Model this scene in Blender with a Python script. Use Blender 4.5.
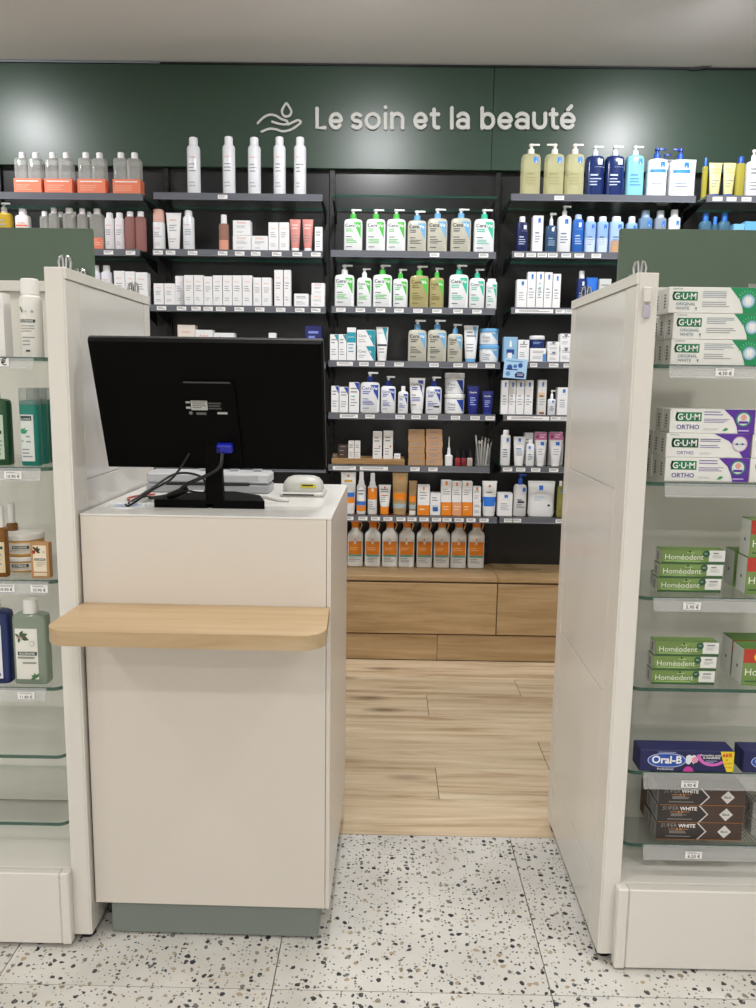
import bpy, math, random
from math import sin, cos, tan, atan, pi, radians
from mathutils import Vector, Matrix
from mathutils.geometry import tessellate_polygon

random.seed(7)
for o in list(bpy.data.objects):
    bpy.data.objects.remove(o, do_unlink=True)
SC = bpy.context.scene
COL = SC.collection

# ------------------------------------------------------------------ camera
FPX, CAMH = 815.0, 1.29
PITCH = atan((504 - 381) / FPX)
ROLL = radians(.82)
YAW = atan((386 - 378) / FPX)
_F = Vector((-sin(YAW) * cos(PITCH), cos(YAW) * cos(PITCH), -sin(PITCH)))
_r0 = Vector((cos(YAW), sin(YAW), 0))
_u0 = _r0.cross(_F)
_R = cos(ROLL) * _r0 + sin(ROLL) * _u0
_U = -sin(ROLL) * _r0 + cos(ROLL) * _u0
CAM = Vector((0, 0, CAMH))
cd = bpy.data.cameras.new('camera')
cd.sensor_fit = 'VERTICAL'
cd.sensor_height = 36
cd.sensor_width = 27
cd.lens = FPX / 1008 * 36
cd.clip_start = .05
cam = bpy.data.objects.new('camera', cd)
COL.objects.link(cam)
m = Matrix((_R, _U, -_F)).transposed().to_4x4()
m.translation = CAM
cam.matrix_world = m
SC.camera = cam


def ray(x, y):
    return _R * ((x - 378) / FPX) - _U * ((y - 504) / FPX) + _F


def onY(x, y, Y):
    d = ray(x, y)
    return CAM + d * ((Y - CAM.y) / d.y)


def onZ(x, y, Z):
    d = ray(x, y)
    return CAM + d * ((Z - CAM.z) / d.z)


# ------------------------------------------------------------------ world and exposure
w = bpy.data.worlds.new('world')
SC.world = w
w.use_nodes = True
w.node_tree.nodes['Background'].inputs[0].default_value = (.9, .95, 1, 1)
w.node_tree.nodes['Background'].inputs[1].default_value = .05
SC.view_settings.view_transform = 'Standard'
SC.view_settings.look = 'None'
SC.view_settings.gamma = 1
SC.view_settings.use_curve_mapping = False
SC.view_settings.exposure = -0.07

# the ceiling spots of the shop and those added for more light (fixtures are built further down, at the same places)
CEIL = 2.70
SPOTS = [(-1.985, 3.01, 13, 26), (-.08, 2.75, 13, 26), (1.242, 3.01, 13, 26),      # x, y, watts, tilt towards the wall
         (-2.0, 1.15, 9.5, 0), (-.45, .95, 6.5, 0), (1.15, 1.05, 9.5, 0),
         (-2.0, -.8, 12.5, 0), (-.3, -.8, 12.5, 0), (1.5, -.8, 12.5, 0),
         (-2.0, -2.0, 12.5, 0), (-.3, -2.0, 12.5, 0), (1.5, -2.0, 12.5, 0),  # row added far behind the camera for bounce and frontal light
         (-.05, 1.85, 8, 0)]  # added over the aisle to brighten the sides of the end panels
HEAD = .0          # the tilted spot heads sit this far below the ceiling
for i, (sx, sy, e, tl) in enumerate(SPOTS):
    L = bpy.data.lights.new('ceiling_spot_light', 'AREA')
    L.shape = 'DISK'
    L.size = .11 if tl else .15
    L.energy = e
    L.spread = radians(150)
    L.color = (1, .97, .93) if sy < 2 else (.98, .985, 1)
    lo = bpy.data.objects.new('ceiling_spot_light', L)
    d_ = .047
    lo.location = (sx, sy + d_ * sin(radians(tl)), CEIL - HEAD - d_ * cos(radians(tl))) if tl else (sx, sy, CEIL - .016)
    lo.rotation_euler = (radians(tl), 0, 0)
    COL.objects.link(lo)

# ------------------------------------------------------------------ materials
MATS = {}


def lin(h):
    h = h.lstrip('#')
    out = []
    for i in (0, 2, 4):
        c = int(h[i:i + 2], 16) / 255
        out.append(c / 12.92 if c <= .04045 else ((c + .055) / 1.055) ** 2.4)
    return out


def mat(hexc, rough=.45, metal=0., key=None, coat=0., emit=0.):
    k = key or ('m', hexc, rough, metal, coat, emit)
    if k in MATS:
        return MATS[k]
    mt = bpy.data.materials.new('mat_%s_%d' % (hexc.lstrip('#'), int(rough * 100)))
    mt.use_nodes = True
    nt = mt.node_tree
    b = nt.nodes['Principled BSDF']
    c = lin(hexc)
    b.inputs['Base Color'].default_value = (*c, 1)
    b.inputs['Roughness'].default_value = rough
    b.inputs['Metallic'].default_value = metal
    b.inputs['Coat Weight'].default_value = coat
    if emit:
        b.inputs['Emission Color'].default_value = (*c, 1)
        b.inputs['Emission Strength'].default_value = emit
    if rough >= .2 and not emit:
        tc = nt.nodes.new('ShaderNodeTexCoord')
        n = nt.nodes.new('ShaderNodeTexNoise')
        n.inputs['Scale'].default_value = 9
        mr = nt.nodes.new('ShaderNodeMapRange')
        mr.inputs[3].default_value = max(.05, rough - .012)
        mr.inputs[4].default_value = rough + .012
        nt.links.new(tc.outputs['Object'], n.inputs['Vector'])
        nt.links.new(n.outputs[0], mr.inputs[0])
        nt.links.new(mr.outputs[0], b.inputs['Roughness'])
    MATS[k] = mt
    return mt


def clear(hexc, fac, rough=.12):
    """see-through plastic or glass: fac = share of solid surface"""
    k = ('c', hexc, fac, rough)
    if k in MATS:
        return MATS[k]
    mt = bpy.data.materials.new('mat_clear_' + hexc.lstrip('#'))
    mt.use_nodes = True
    nt = mt.node_tree
    b = nt.nodes['Principled BSDF']
    c = lin(hexc)
    b.inputs['Base Color'].default_value = (*c, 1)
    b.inputs['Roughness'].default_value = rough
    t = nt.nodes.new('ShaderNodeBsdfTransparent')
    t.inputs[0].default_value = (*[.35 + .65 * v for v in c], 1)
    lw = nt.nodes.new('ShaderNodeLayerWeight')
    lw.inputs[0].default_value = .5
    pw_ = nt.nodes.new('ShaderNodeMath')
    pw_.operation = 'POWER'
    pw_.inputs[1].default_value = 4.5
    nt.links.new(lw.outputs['Facing'], pw_.inputs[0])
    fr = nt.nodes.new('ShaderNodeMath')
    fr.operation = 'MULTIPLY_ADD'
    fr.inputs[1].default_value = .75
    fr.inputs[2].default_value = .035
    nt.links.new(pw_.outputs[0], fr.inputs[0])
    ad = nt.nodes.new('ShaderNodeMath')
    ad.operation = 'ADD'
    ad.use_clamp = True
    ad.inputs[1].default_value = fac
    mx = nt.nodes.new('ShaderNodeMixShader')
    nt.links.new(fr.outputs[0], ad.inputs[0])
    nt.links.new(ad.outputs[0], mx.inputs[0])
    nt.links.new(t.outputs[0], mx.inputs[1])
    nt.links.new(b.outputs[0], mx.inputs[2])
    nt.links.new(mx.outputs[0], nt.nodes['Material Output'].inputs[0])
    MATS[k] = mt
    return mt


def pane_glass():
    mt = bpy.data.materials.new('shelf_glass')
    mt.use_nodes = True
    nt = mt.node_tree
    nt.nodes.remove(nt.nodes['Principled BSDF'])
    t = nt.nodes.new('ShaderNodeBsdfTransparent')
    t.inputs[0].default_value = (.98, .995, .988, 1)
    g = nt.nodes.new('ShaderNodeBsdfGlossy')
    g.inputs['Roughness'].default_value = .03
    lw = nt.nodes.new('ShaderNodeLayerWeight')
    lw.inputs[0].default_value = .5
    pw_ = nt.nodes.new('ShaderNodeMath')
    pw_.operation = 'POWER'
    pw_.inputs[1].default_value = 5
    fr = nt.nodes.new('ShaderNodeMath')
    fr.operation = 'MULTIPLY_ADD'
    fr.inputs[1].default_value = .55
    fr.inputs[2].default_value = .04
    mx = nt.nodes.new('ShaderNodeMixShader')
    nt.links.new(lw.outputs['Facing'], pw_.inputs[0])
    nt.links.new(pw_.outputs[0], fr.inputs[0])
    nt.links.new(fr.outputs[0], mx.inputs[0])
    nt.links.new(t.outputs[0], mx.inputs[1])
    nt.links.new(g.outputs[0], mx.inputs[2])
    nt.links.new(mx.outputs[0], nt.nodes['Material Output'].inputs[0])
    return mt


def wood(key, c1, c2, c3, scale=1., rough=.5, knots=.5):
    if key in MATS:
        return MATS[key]
    mt = bpy.data.materials.new('wood_' + key)
    mt.use_nodes = True
    nt = mt.node_tree
    N = nt.nodes.new
    Lk = nt.links.new
    b = nt.nodes['Principled BSDF']
    b.inputs['Roughness'].default_value = rough
    tc = N('ShaderNodeTexCoord')
    oi = N('ShaderNodeObjectInfo')
    add = N('ShaderNodeVectorMath')
    add.operation = 'ADD'
    mul = N('ShaderNodeMath')
    mul.operation = 'MULTIPLY'
    mul.inputs[1].default_value = 37
    Lk(oi.outputs['Random'], mul.inputs[0])
    Lk(tc.outputs['Object'], add.inputs[0])
    Lk(mul.outputs[0], add.inputs[1])
    mp = N('ShaderNodeMapping')
    mp.inputs['Scale'].default_value = (1.1 * scale, 15 * scale, 15 * scale)
    Lk(add.outputs[0], mp.inputs[0])
    n1 = N('ShaderNodeTexNoise')
    n1.inputs['Scale'].default_value = 1.6
    n1.inputs['Detail'].default_value = 7
    n1.inputs['Roughness'].default_value = .62
    n1.inputs['Distortion'].default_value = .6
    Lk(mp.outputs[0], n1.inputs['Vector'])
    cr = N('ShaderNodeValToRGB')
    cr.color_ramp.elements[0].position = .3
    cr.color_ramp.elements[0].color = (*lin(c1), 1)
    cr.color_ramp.elements[1].position = .72
    cr.color_ramp.elements[1].color = (*lin(c3), 1)
    e = cr.color_ramp.elements.new(.5)
    e.color = (*lin(c2), 1)
    Lk(n1.outputs[0], cr.inputs[0])
    # dark knots, stretched along the grain
    mp2 = N('ShaderNodeMapping')
    mp2.inputs['Scale'].default_value = (2.2 * scale, 7 * scale, 7 * scale)
    Lk(add.outputs[0], mp2.inputs[0])
    v = N('ShaderNodeTexVoronoi')
    v.inputs['Scale'].default_value = 1.0
    Lk(mp2.outputs[0], v.inputs['Vector'])
    kr = N('ShaderNodeMapRange')
    kr.inputs[1].default_value = .04
    kr.inputs[2].default_value = .22
    kr.inputs[3].default_value = knots
    kr.inputs[4].default_value = 0
    Lk(v.outputs['Distance'], kr.inputs[0])
    sep = N('ShaderNodeSeparateColor')
    Lk(v.outputs['Color'], sep.inputs[0])
    gt = N('ShaderNodeMath')
    gt.operation = 'GREATER_THAN'
    gt.inputs[1].default_value = .5
    Lk(sep.outputs[0], gt.inputs[0])
    km = N('ShaderNodeMath')
    km.operation = 'MULTIPLY'
    Lk(kr.outputs[0], km.inputs[0])
    Lk(gt.outputs[0], km.inputs[1])
    mix = N('ShaderNodeMix')
    mix.data_type = 'RGBA'
    mix.inputs[7].default_value = (*[q * .45 for q in lin(c1)], 1)
    Lk(km.outputs[0], mix.inputs[0])
    Lk(cr.outputs[0], mix.inputs[6])
    hv = N('ShaderNodeHueSaturation')
    vr = N('ShaderNodeMapRange')
    vr.inputs[3].default_value = .92
    vr.inputs[4].default_value = 1.08
    Lk(oi.outputs['Random'], vr.inputs[0])
    Lk(vr.outputs[0], hv.inputs['Value'])
    Lk(mix.outputs[2], hv.inputs['Color'])
    Lk(hv.outputs[0], b.inputs['Base Color'])
    bp = N('ShaderNodeBump')
    bp.inputs['Strength'].default_value = .06
    bp.inputs['Distance'].default_value = .002
    Lk(n1.outputs[0], bp.inputs['Height'])
    Lk(bp.outputs[0], b.inputs['Normal'])
    MATS[key] = mt
    return mt


def terrazzo():
    if 'terrazzo' in MATS:
        return MATS['terrazzo']
    mt = bpy.data.materials.new('terrazzo')
    mt.use_nodes = True
    nt = mt.node_tree
    N = nt.nodes.new
    Lk = nt.links.new
    b = nt.nodes['Principled BSDF']
    b.inputs['Roughness'].default_value = .42
    tc = N('ShaderNodeTexCoord')
    oi = N('ShaderNodeObjectInfo')
    mul = N('ShaderNodeMath')
    mul.operation = 'MULTIPLY'
    mul.inputs[1].default_value = 53
    Lk(oi.outputs['Random'], mul.inputs[0])
    add = N('ShaderNodeVectorMath')
    add.operation = 'ADD'
    Lk(tc.outputs['Object'], add.inputs[0])
    Lk(mul.outputs[0], add.inputs[1])
    nz = N('ShaderNodeTexNoise')
    nz.inputs['Scale'].default_value = 60
    Lk(add.outputs[0], nz.inputs['Vector'])
    sc = N('ShaderNodeVectorMath')
    sc.operation = 'SCALE'
    sc.inputs['Scale'].default_value = .012
    Lk(nz.outputs[1], sc.inputs[0])
    ad2 = N('ShaderNodeVectorMath')
    ad2.operation = 'ADD'
    Lk(add.outputs[0], ad2.inputs[0])
    Lk(sc.outputs[0], ad2.inputs[1])
    base = N('ShaderNodeTexNoise')
    base.inputs['Scale'].default_value = 7
    base.inputs['Detail'].default_value = 5
    Lk(add.outputs[0], base.inputs['Vector'])
    cb = N('ShaderNodeValToRGB')
    cb.color_ramp.elements[0].color = (*lin('#c5c3bd'), 1)
    cb.color_ramp.elements[0].position = .3
    cb.color_ramp.elements[1].color = (*lin('#d8d6d1'), 1)
    cb.color_ramp.elements[1].position = .75
    Lk(base.outputs[0], cb.inputs[0])
    prev = cb.outputs[0]
    for scale, rmin, rmax, keep, stops in (
            (58, .12, .36, .4, ['#2b2f33', '#43484b', '#6f706d', '#8d8270', '#a99a82', '#34383b']),
            (115, .12, .34, .3, ['#3a3f42', '#5b5f60', '#8b8880', '#777b7a', '#b0a691', '#46494a'])):
        v = N('ShaderNodeTexVoronoi')
        v.inputs['Scale'].default_value = scale
        v.voronoi_dimensions = '2D'
        Lk(ad2.outputs[0], v.inputs['Vector'])
        s = N('ShaderNodeSeparateColor')
        Lk(v.outputs['Color'], s.inputs[0])
        rr = N('ShaderNodeMapRange')
        rr.inputs[3].default_value = rmin
        rr.inputs[4].default_value = rmax
        Lk(s.outputs[1], rr.inputs[0])
        lt = N('ShaderNodeMath')
        lt.operation = 'LESS_THAN'
        Lk(v.outputs['Distance'], lt.inputs[0])
        Lk(rr.outputs[0], lt.inputs[1])
        kp = N('ShaderNodeMath')
        kp.operation = 'LESS_THAN'
        kp.inputs[1].default_value = keep
        Lk(s.outputs[0], kp.inputs[0])
        mm = N('ShaderNodeMath')
        mm.operation = 'MULTIPLY'
        Lk(lt.outputs[0], mm.inputs[0])
        Lk(kp.outputs[0], mm.inputs[1])
        r = N('ShaderNodeValToRGB')
        r.color_ramp.interpolation = 'CONSTANT'
        for i, c in enumerate(stops):
            el = r.color_ramp.elements[i] if i < 2 else r.color_ramp.elements.new(i / len(stops))
            el.position = i / len(stops)
            el.color = (*lin(c), 1)
        Lk(s.outputs[2], r.inputs[0])
        mx = N('ShaderNodeMix')
        mx.data_type = 'RGBA'
        Lk(mm.outputs[0], mx.inputs[0])
        Lk(prev, mx.inputs[6])
        Lk(r.outputs[0], mx.inputs[7])
        prev = mx.outputs[2]
    Lk(prev, b.inputs['Base Color'])
    MATS['terrazzo'] = mt
    return mt


def painted(key, hexc, rough, scale=30, amt=.04, dist=.0006):
    if key in MATS:
        return MATS[key]
    mt = mat(hexc, rough, key=key)
    nt = mt.node_tree
    b = nt.nodes['Principled BSDF']
    n = nt.nodes.new('ShaderNodeTexNoise')
    n.inputs['Scale'].default_value = scale
    n.inputs['Detail'].default_value = 4
    tc = nt.nodes.new('ShaderNodeTexCoord')
    nt.links.new(tc.outputs['Object'], n.inputs['Vector'])
    bp = nt.nodes.new('ShaderNodeBump')
    bp.inputs['Strength'].default_value = amt
    bp.inputs['Distance'].default_value = dist
    nt.links.new(n.outputs[0], bp.inputs['Height'])
    nt.links.new(bp.outputs[0], b.inputs['Normal'])
    return mt


LACQ = mat('#dfdcd5', .28, key='lacquer')
LACQ_G = mat('#dfddd8', .16, key='lacquer_gloss')
WHITE = mat('#eeeef0', .4)
PAPER = mat('#f1f0ef', .55)
BLACKP = mat('#0b0b0c', .42)
GLASS = pane_glass()
GEDGE = clear('#1f5a49', .6, .15)
STRIP = clear('#eceded', .21, .2)
RAIL = clear('#80838c', .6, .18)
CHROME = mat('#c9cbcc', .15, 1.)


# ------------------------------------------------------------------ mesh builder
class MB:
    def __init__(s):
        s.v, s.f, s.m, s.mats = [], [], [], []

    def mi(s, mt):
        if mt not in s.mats:
            s.mats.append(mt)
        return s.mats.index(mt)

    def add(s, vs, fs, mt):
        o = len(s.v)
        k = s.mi(mt)
        s.v += [tuple(p) for p in vs]
        for f in fs:
            s.f.append(tuple(i + o for i in f))
            s.m.append(k)
        return s

    def box(s, x0, x1, y0, y1, z0, z1, mt, b=0.):
        if x0 > x1: x0, x1 = x1, x0
        if y0 > y1: y0, y1 = y1, y0
        if b <= 0:
            vs = [(x, y, z) for z in (z0, z1) for y in (y0, y1) for x in (x0, x1)]
            fs = [(0, 2, 3, 1), (4, 5, 7, 6), (0, 1, 5, 4), (2, 6, 7, 3), (0, 4, 6, 2), (1, 3, 7, 5)]
            return s.add(vs, fs, mt)
        vs = []
        for z, iz in ((z0, 1), (z1, -1)):
            for y, iy in ((y0, 1), (y1, -1)):
                for x, ix in ((x0, 1), (x1, -1)):
                    vs += [(x, y + iy * b, z + iz * b), (x + ix * b, y, z + iz * b), (x + ix * b, y + iy * b, z)]
        c = lambda i, k: i * 3 + k
        fs = [[c(i, 2) for i in (0, 2, 3, 1)], [c(i, 2) for i in (4, 5, 7, 6)],
              [c(i, 1) for i in (0, 1, 5, 4)], [c(i, 1) for i in (2, 6, 7, 3)],
              [c(i, 0) for i in (0, 4, 6, 2)], [c(i, 0) for i in (1, 3, 7, 5)]]
        for a, d in ((0, 1), (2, 3), (4, 5), (6, 7)):
            fs.append([c(a, 1), c(d, 1), c(d, 2), c(a, 2)])
        for a, d in ((0, 2), (1, 3), (4, 6), (5, 7)):
            fs.append([c(a, 0), c(d, 0), c(d, 2), c(a, 2)])
        for a, d in ((0, 4), (1, 5), (2, 6), (3, 7)):
            fs.append([c(a, 0), c(d, 0), c(d, 1), c(a, 1)])
        for i in range(8):
            fs.append([c(i, 0), c(i, 1), c(i, 2)])
        return s.add(vs, fs, mt)

    def loft(s, prof, mt, seg=20, cx=0., cy=0., cap=True):
        """prof: (z, half width, half depth, superellipse power)"""
        vs, fs = [], []
        for z, hw, hd, n in prof:
            for i in range(seg):
                t = 2 * pi * (i + .5) / seg
                a, q = cos(t), sin(t)
                vs.append((cx + hw * math.copysign(abs(a) ** (2 / n), a), cy + hd * math.copysign(abs(q) ** (2 / n), q), z))
        for r in range(len(prof) - 1):
            for i in range(seg):
                j = (i + 1) % seg
                fs.append((r * seg + i, r * seg + j, (r + 1) * seg + j, (r + 1) * seg + i))
        if cap:
            fs.append(tuple(reversed(range(seg))))
            o = (len(prof) - 1) * seg
            fs.append(tuple(range(o, o + seg)))
        return s.add(vs, fs, mt)

    def cyl(s, cx, cy, z0, z1, r, mt, seg=16, r2=None):
        return s.loft([(z0, r, r, 2), (z1, r2 or r, r2 or r, 2)], mt, seg, cx, cy)

    def tube(s, pts, r, mt, seg=8, flat=1., sq=2.):
        pts = [Vector(p) for p in pts]
        vs, fs = [], []
        n = len(pts)
        for k, p in enumerate(pts):
            t = (pts[min(k + 1, n - 1)] - pts[max(k - 1, 0)]).normalized()
            a = Vector((0, 1, 0))
            if abs(t.y) > .95:
                a = Vector((0, 0, 1))
            u = t.cross(a).normalized()
            q = u.cross(t).normalized()
            for i in range(seg):
                g = 2 * pi * i / seg
                a_, b_ = cos(g), sin(g)
                vs.append(p + u * (r * math.copysign(abs(a_) ** (2 / sq), a_)) + q * (r * flat * math.copysign(abs(b_) ** (2 / sq), b_)))
        for k in range(n - 1):
            for i in range(seg):
                j = (i + 1) % seg
                fs.append((k * seg + i, k * seg + j, (k + 1) * seg + j, (k + 1) * seg + i))
        fs.append(tuple(reversed(range(seg))))
        fs.append(tuple(range((n - 1) * seg, n * seg)))
        return s.add(vs, fs, mt)

    def prism(s, pts, a0, a1, mt, axis='z', side=None):
        """polygon extruded along an axis; pts in the other two coordinates"""
        n = len(pts)
        P = {'z': lambda p, a: (p[0], p[1], a), 'y': lambda p, a: (p[0], a, p[1]), 'x': lambda p, a: (a, p[0], p[1])}[axis]
        vs = [P(p, a0) for p in pts] + [P(p, a1) for p in pts]
        s.add(vs, [tuple(reversed(range(n))), tuple(range(n, 2 * n))], mt)
        o = len(s.v) - 2 * n
        for i in range(n):
            k = s.mi(side[i] if isinstance(side, list) else side or mt)
            j = (i + 1) % n
            s.f.append((o + i, o + j, o + n + j, o + n + i))
            s.m.append(k)
        return s

    def build(s, name, parent=None, smooth=True, loc=None):
        me = bpy.data.meshes.new(name)
        me.from_pydata(s.v, [], s.f)
        for q in s.mats:
            me.materials.append(q)
        me.polygons.foreach_set('material_index', s.m)
        if smooth:
            me.shade_smooth()
            me.set_sharp_from_angle(angle=radians(32))
        me.update()
        o = bpy.data.objects.new(name, me)
        COL.objects.link(o)
        if parent:
            o.parent = parent
        if loc:
            o.location = loc
        return o


def empty(name, loc=(0, 0, 0), rz=0.):
    o = bpy.data.objects.new(name, None)
    o.empty_display_size = .05
    o.location = loc
    o.rotation_euler = (0, 0, rz)
    COL.objects.link(o)
    return o


def tag(o, label, cat, group=None):
    o['label'] = label
    o['category'] = cat
    if group:
        o['group'] = group
    return o


def struct(o):
    o['kind'] = 'structure'
    return o


# ------------------------------------------------------------------ flat print (lettering, colour blocks)
TXT = {}


def text_geo(t, bold=0., res=2):
    k = (t, bold, res)
    if k in TXT:
        return TXT[k]
    cu = bpy.data.curves.new('txt', 'FONT')
    cu.body = t
    cu.size = 1
    cu.resolution_u = res
    cu.offset = bold
    ob = bpy.data.objects.new('txt', cu)
    COL.objects.link(ob)
    me = bpy.data.meshes.new_from_object(ob)
    vs = [(v.co.x, v.co.y) for v in me.vertices]
    fs = [tuple(p.vertices) for p in me.polygons]
    bpy.data.objects.remove(ob)
    bpy.data.curves.remove(cu)
    bpy.data.meshes.remove(me)
    if vs:
        x0 = min(v[0] for v in vs)
        x1 = max(v[0] for v in vs)
        vs = [(v[0] - x0, v[1]) for v in vs]
        TXT[k] = (vs, fs, x1 - x0)
    else:
        TXT[k] = ([], [], 1)
    return TXT[k]


class Print:
    """marks on a front face, in fractions of its width (-.5..+.5) and height (0..1)"""

    def __init__(s, w, h, ysurf, lim=9., eps=.0006):
        s.w, s.h, s.ys, s.lim, s.eps = w, h, ysurf, lim, eps
        s.mb = MB()
        s.big = []

    def _put(s, tris, mt, layer):
        e = s.eps * (1 + .7 * layer)
        ar = sum(abs((t[1][0] - t[0][0]) * (t[2][1] - t[0][1]) - (t[2][0] - t[0][0]) * (t[1][1] - t[0][1])) for t in tris) / 2
        mb = s.mb
        if s.lim < 1 and ar > .07 * s.w * s.h:
            mb = MB()
            s.big.append(mb)
        vs, fs = [], []
        for t in tris:
            o = len(vs)
            vs += [(x, s.ys(x, z) - e, z) for x, z in t]
            fs.append((o, o + 1, o + 2))
        mb.add(vs, fs, mt)

    def poly(s, pts, mt, layer=0):
        P = [(x * s.w, z * s.h) for x, z in pts]
        if len(P) > 4:
            tess = tessellate_polygon([[Vector((q[0], q[1], 0)) for q in P]])
            todo = [tuple(P[i] for i in t) for t in tess]
        else:
            todo = [(P[0], P[i], P[i + 1]) for i in range(1, len(P) - 1)]
        out = []
        while todo:
            t = todo.pop()
            dx = [abs(t[i][0] - t[(i + 1) % 3][0]) for i in range(3)]
            i = dx.index(max(dx))
            if dx[i] > s.lim:
                a, b, c = t[i], t[(i + 1) % 3], t[(i + 2) % 3]
                mm = ((a[0] + b[0]) / 2, (a[1] + b[1]) / 2)
                todo += [(a, mm, c), (mm, b, c)]
            else:
                out.append(t)
        # orientation: normal towards -y
        fix = []
        for t in out:
            ar = (t[1][0] - t[0][0]) * (t[2][1] - t[0][1]) - (t[2][0] - t[0][0]) * (t[1][1] - t[0][1])
            fix.append(t if ar > 0 else (t[0], t[2], t[1]))
        s._put(fix, mt, layer)
        return s

    def rect(s, x0, x1, z0, z1, mt, layer=0):
        return s.poly([(x0, z0), (x1, z0), (x1, z1), (x0, z1)], mt, layer)

    def disc(s, cx, cz, rx, mt, layer=0, n=20):
        k = s.w / s.h
        return s.poly([(cx + rx * cos(2 * pi * i / n), cz + rx * k * sin(2 * pi * i / n)) for i in range(n)], mt, layer)

    def lines(s, x0, x1, z0, z1, n, mt, layer=0, fill=.5):
        st = (z1 - z0) / n
        for i in range(n):
            e = x1 - (x1 - x0) * random.choice((0, .08, .2, .35))
            s.rect(x0, e, z1 - st * i - st * fill, z1 - st * i, mt, layer)
        return s

    def text(s, t, x, z, wd, mt, layer=1, align='l', bold=.012, res=2, hs=1.):
        """x, z = baseline start; wd = width as a fraction of the face width"""
        vs, fs, tw = text_geo(t, bold, res)
        k = wd * s.w / tw
        x0 = x * s.w - (wd * s.w / 2 if align == 'c' else 0)
        P = [(x0 + a * k, z * s.h + b * k * hs) for a, b in vs]
        e = s.eps * (1 + .7 * layer)
        s.mb.add([(a, s.ys(a, b) - e, b) for a, b in P], fs, mt)
        return s

    def build(s, parent, name='printed_front'):
        out = [q.build('label_patch', parent, smooth=False) for q in s.big]
        if s.mb.f:
            out.append(s.mb.build(name, parent, smooth=False))
            if s.lim < 1 and name == 'printed_front':
                out[-1]['kind'] = 'stuff'       # lettering too fine to pick apart
        return out


def surf_of(prof):
    def ys(x, z):
        for a, b in zip(prof, prof[1:]):
            if z <= b[0] or b is prof[-1]:
                t = 0 if b[0] == a[0] else min(1, max(0, (z - a[0]) / (b[0] - a[0])))
                hw = a[1] + (b[1] - a[1]) * t
                hd = a[2] + (b[2] - a[2]) * t
                n = a[3] + (b[3] - a[3]) * t
                q = min(.999, abs(x) / max(hw, 1e-5))
                return -hd * (1 - q ** n) ** (1 / n)
        return 0
    return ys


# ------------------------------------------------------------------ the room
YB = 3.955          # face of the black backing panels
XL, XR, YN, YFAR = -3.0, 3.0, -2.6, 4.0
wallpaint = painted('wallpaint', '#efeeec', .7)
TZ, WD = terrazzo(), wood('floor_oak', '#9f8564', '#c9b496', '#dacaae', 1., .5, .85)
fl = struct(MB().box(XL, XR, YN, YFAR, -.06, -.012, mat('#b5b2aa', .8)).build('floor'))
GAP = .0011
TX0, TPX, TY0, TPY = .370, .597, 2.176, .609
tile_me = None
for j in range(0, 8):
    y1 = TY0 - j * TPY
    for i in range(-6, 5):
        x0 = TX0 + i * TPX
        if x0 + TPX < XL + .01 or x0 > XR or y1 - TPY < YN - .5:
            continue
        if tile_me is None:
            o = MB().box(GAP, TPX - GAP, GAP, TPY - GAP, -.012, 0, TZ, .0004).build('tile', fl, False)
            tile_me = o.data
        else:
            o = bpy.data.objects.new('tile', tile_me)
            COL.objects.link(o)
            o.parent = fl
        o.location = (x0, y1 - TPY, 0)
rows = [2.178, 2.386, 2.597, 2.811, 3.027, 3.241, 3.442, 3.655, 3.80]
joints = [-.62, .181, .566, -.45, .181, .576, -.33, .3]
for r in range(8):
    y0, y1 = rows[r], rows[r + 1]
    me = None
    k0 = joints[r]
    for i in range(-3, 3):
        xs = k0 + i * 1.22
        if xs > XR or xs + 1.22 < XL:
            continue
        if me is None:
            o = MB().box(.0012, 1.22 - .0012, 0, y1 - y0 - .0016, -.012, 0, WD, .0007).build('plank', fl, False)
            me = o.data
        else:
            o = bpy.data.objects.new('plank', me)
            COL.objects.link(o)
            o.parent = fl
        o.location = (xs, y0, 0)

struct(MB().box(XL, XR, YN, YFAR, CEIL, CEIL + .06, painted('ceiling_paint', '#f8f7f7', .8)).build('ceiling'))
wb = struct(MB().box(XL, XR, YFAR - .02, YFAR + .06, 0, CEIL, mat('#1c1e1d', .6)).build('wall_back'))
struct(MB().box(XL - .06, XL, YN, YFAR, 0, CEIL, wallpaint).build('wall_left'))
struct(MB().box(XR, XR + .06, YN, YFAR, 0, CEIL, wallpaint).build('wall_right'))
struct(MB().box(XL, XR, YN - .06, YN, 0, CEIL, wallpaint).build('wall_front'))
UPX = [-2.60, -1.82, -1.040, -.270, .494, 1.318, 2.10, 2.88]
BPAN = mat('#232426', .28, key='backing')
for a, b in zip(UPX, UPX[1:]):
    MB().box(a + .002, b - .002, YB, YFAR - .018, .05, 2.26, BPAN, .001).build('backing_panel', wb)
GREEN = mat('#33483b', .34, key='fascia_green')
FY = 3.915
zf0, zf1 = onY(300, 168, FY).z, CEIL - .012
for a, b, nm in ((-2.98, -1.95, 'far left stretch'), (-1.95, onY(493, 110, FY).x, 'long stretch with the raised lettering'),
                 (onY(493, 110, FY).x, 2.98, 'right stretch above the blue bottles')):
    o = MB().box(a + .0008, b - .0008, FY, YFAR - .02, zf0, zf1, GREEN, .0012).build('fascia_panel')
    tag(o, 'dark green satin fascia panel under the ceiling, ' + nm, 'fascia panel', 'green fascia panels')
struct(MB().box(XL, XR, FY - .003, FY + .02, CEIL - .011, CEIL - .004, mat('#15181a', .5)).build('trim_1'))
struct(MB().box(-2.9, onY(160, 66, FY).x, FY - .006, FY - .002, CEIL - .0105, CEIL - .003, mat('#8b939c', .4)).build('trim_2'))
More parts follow.
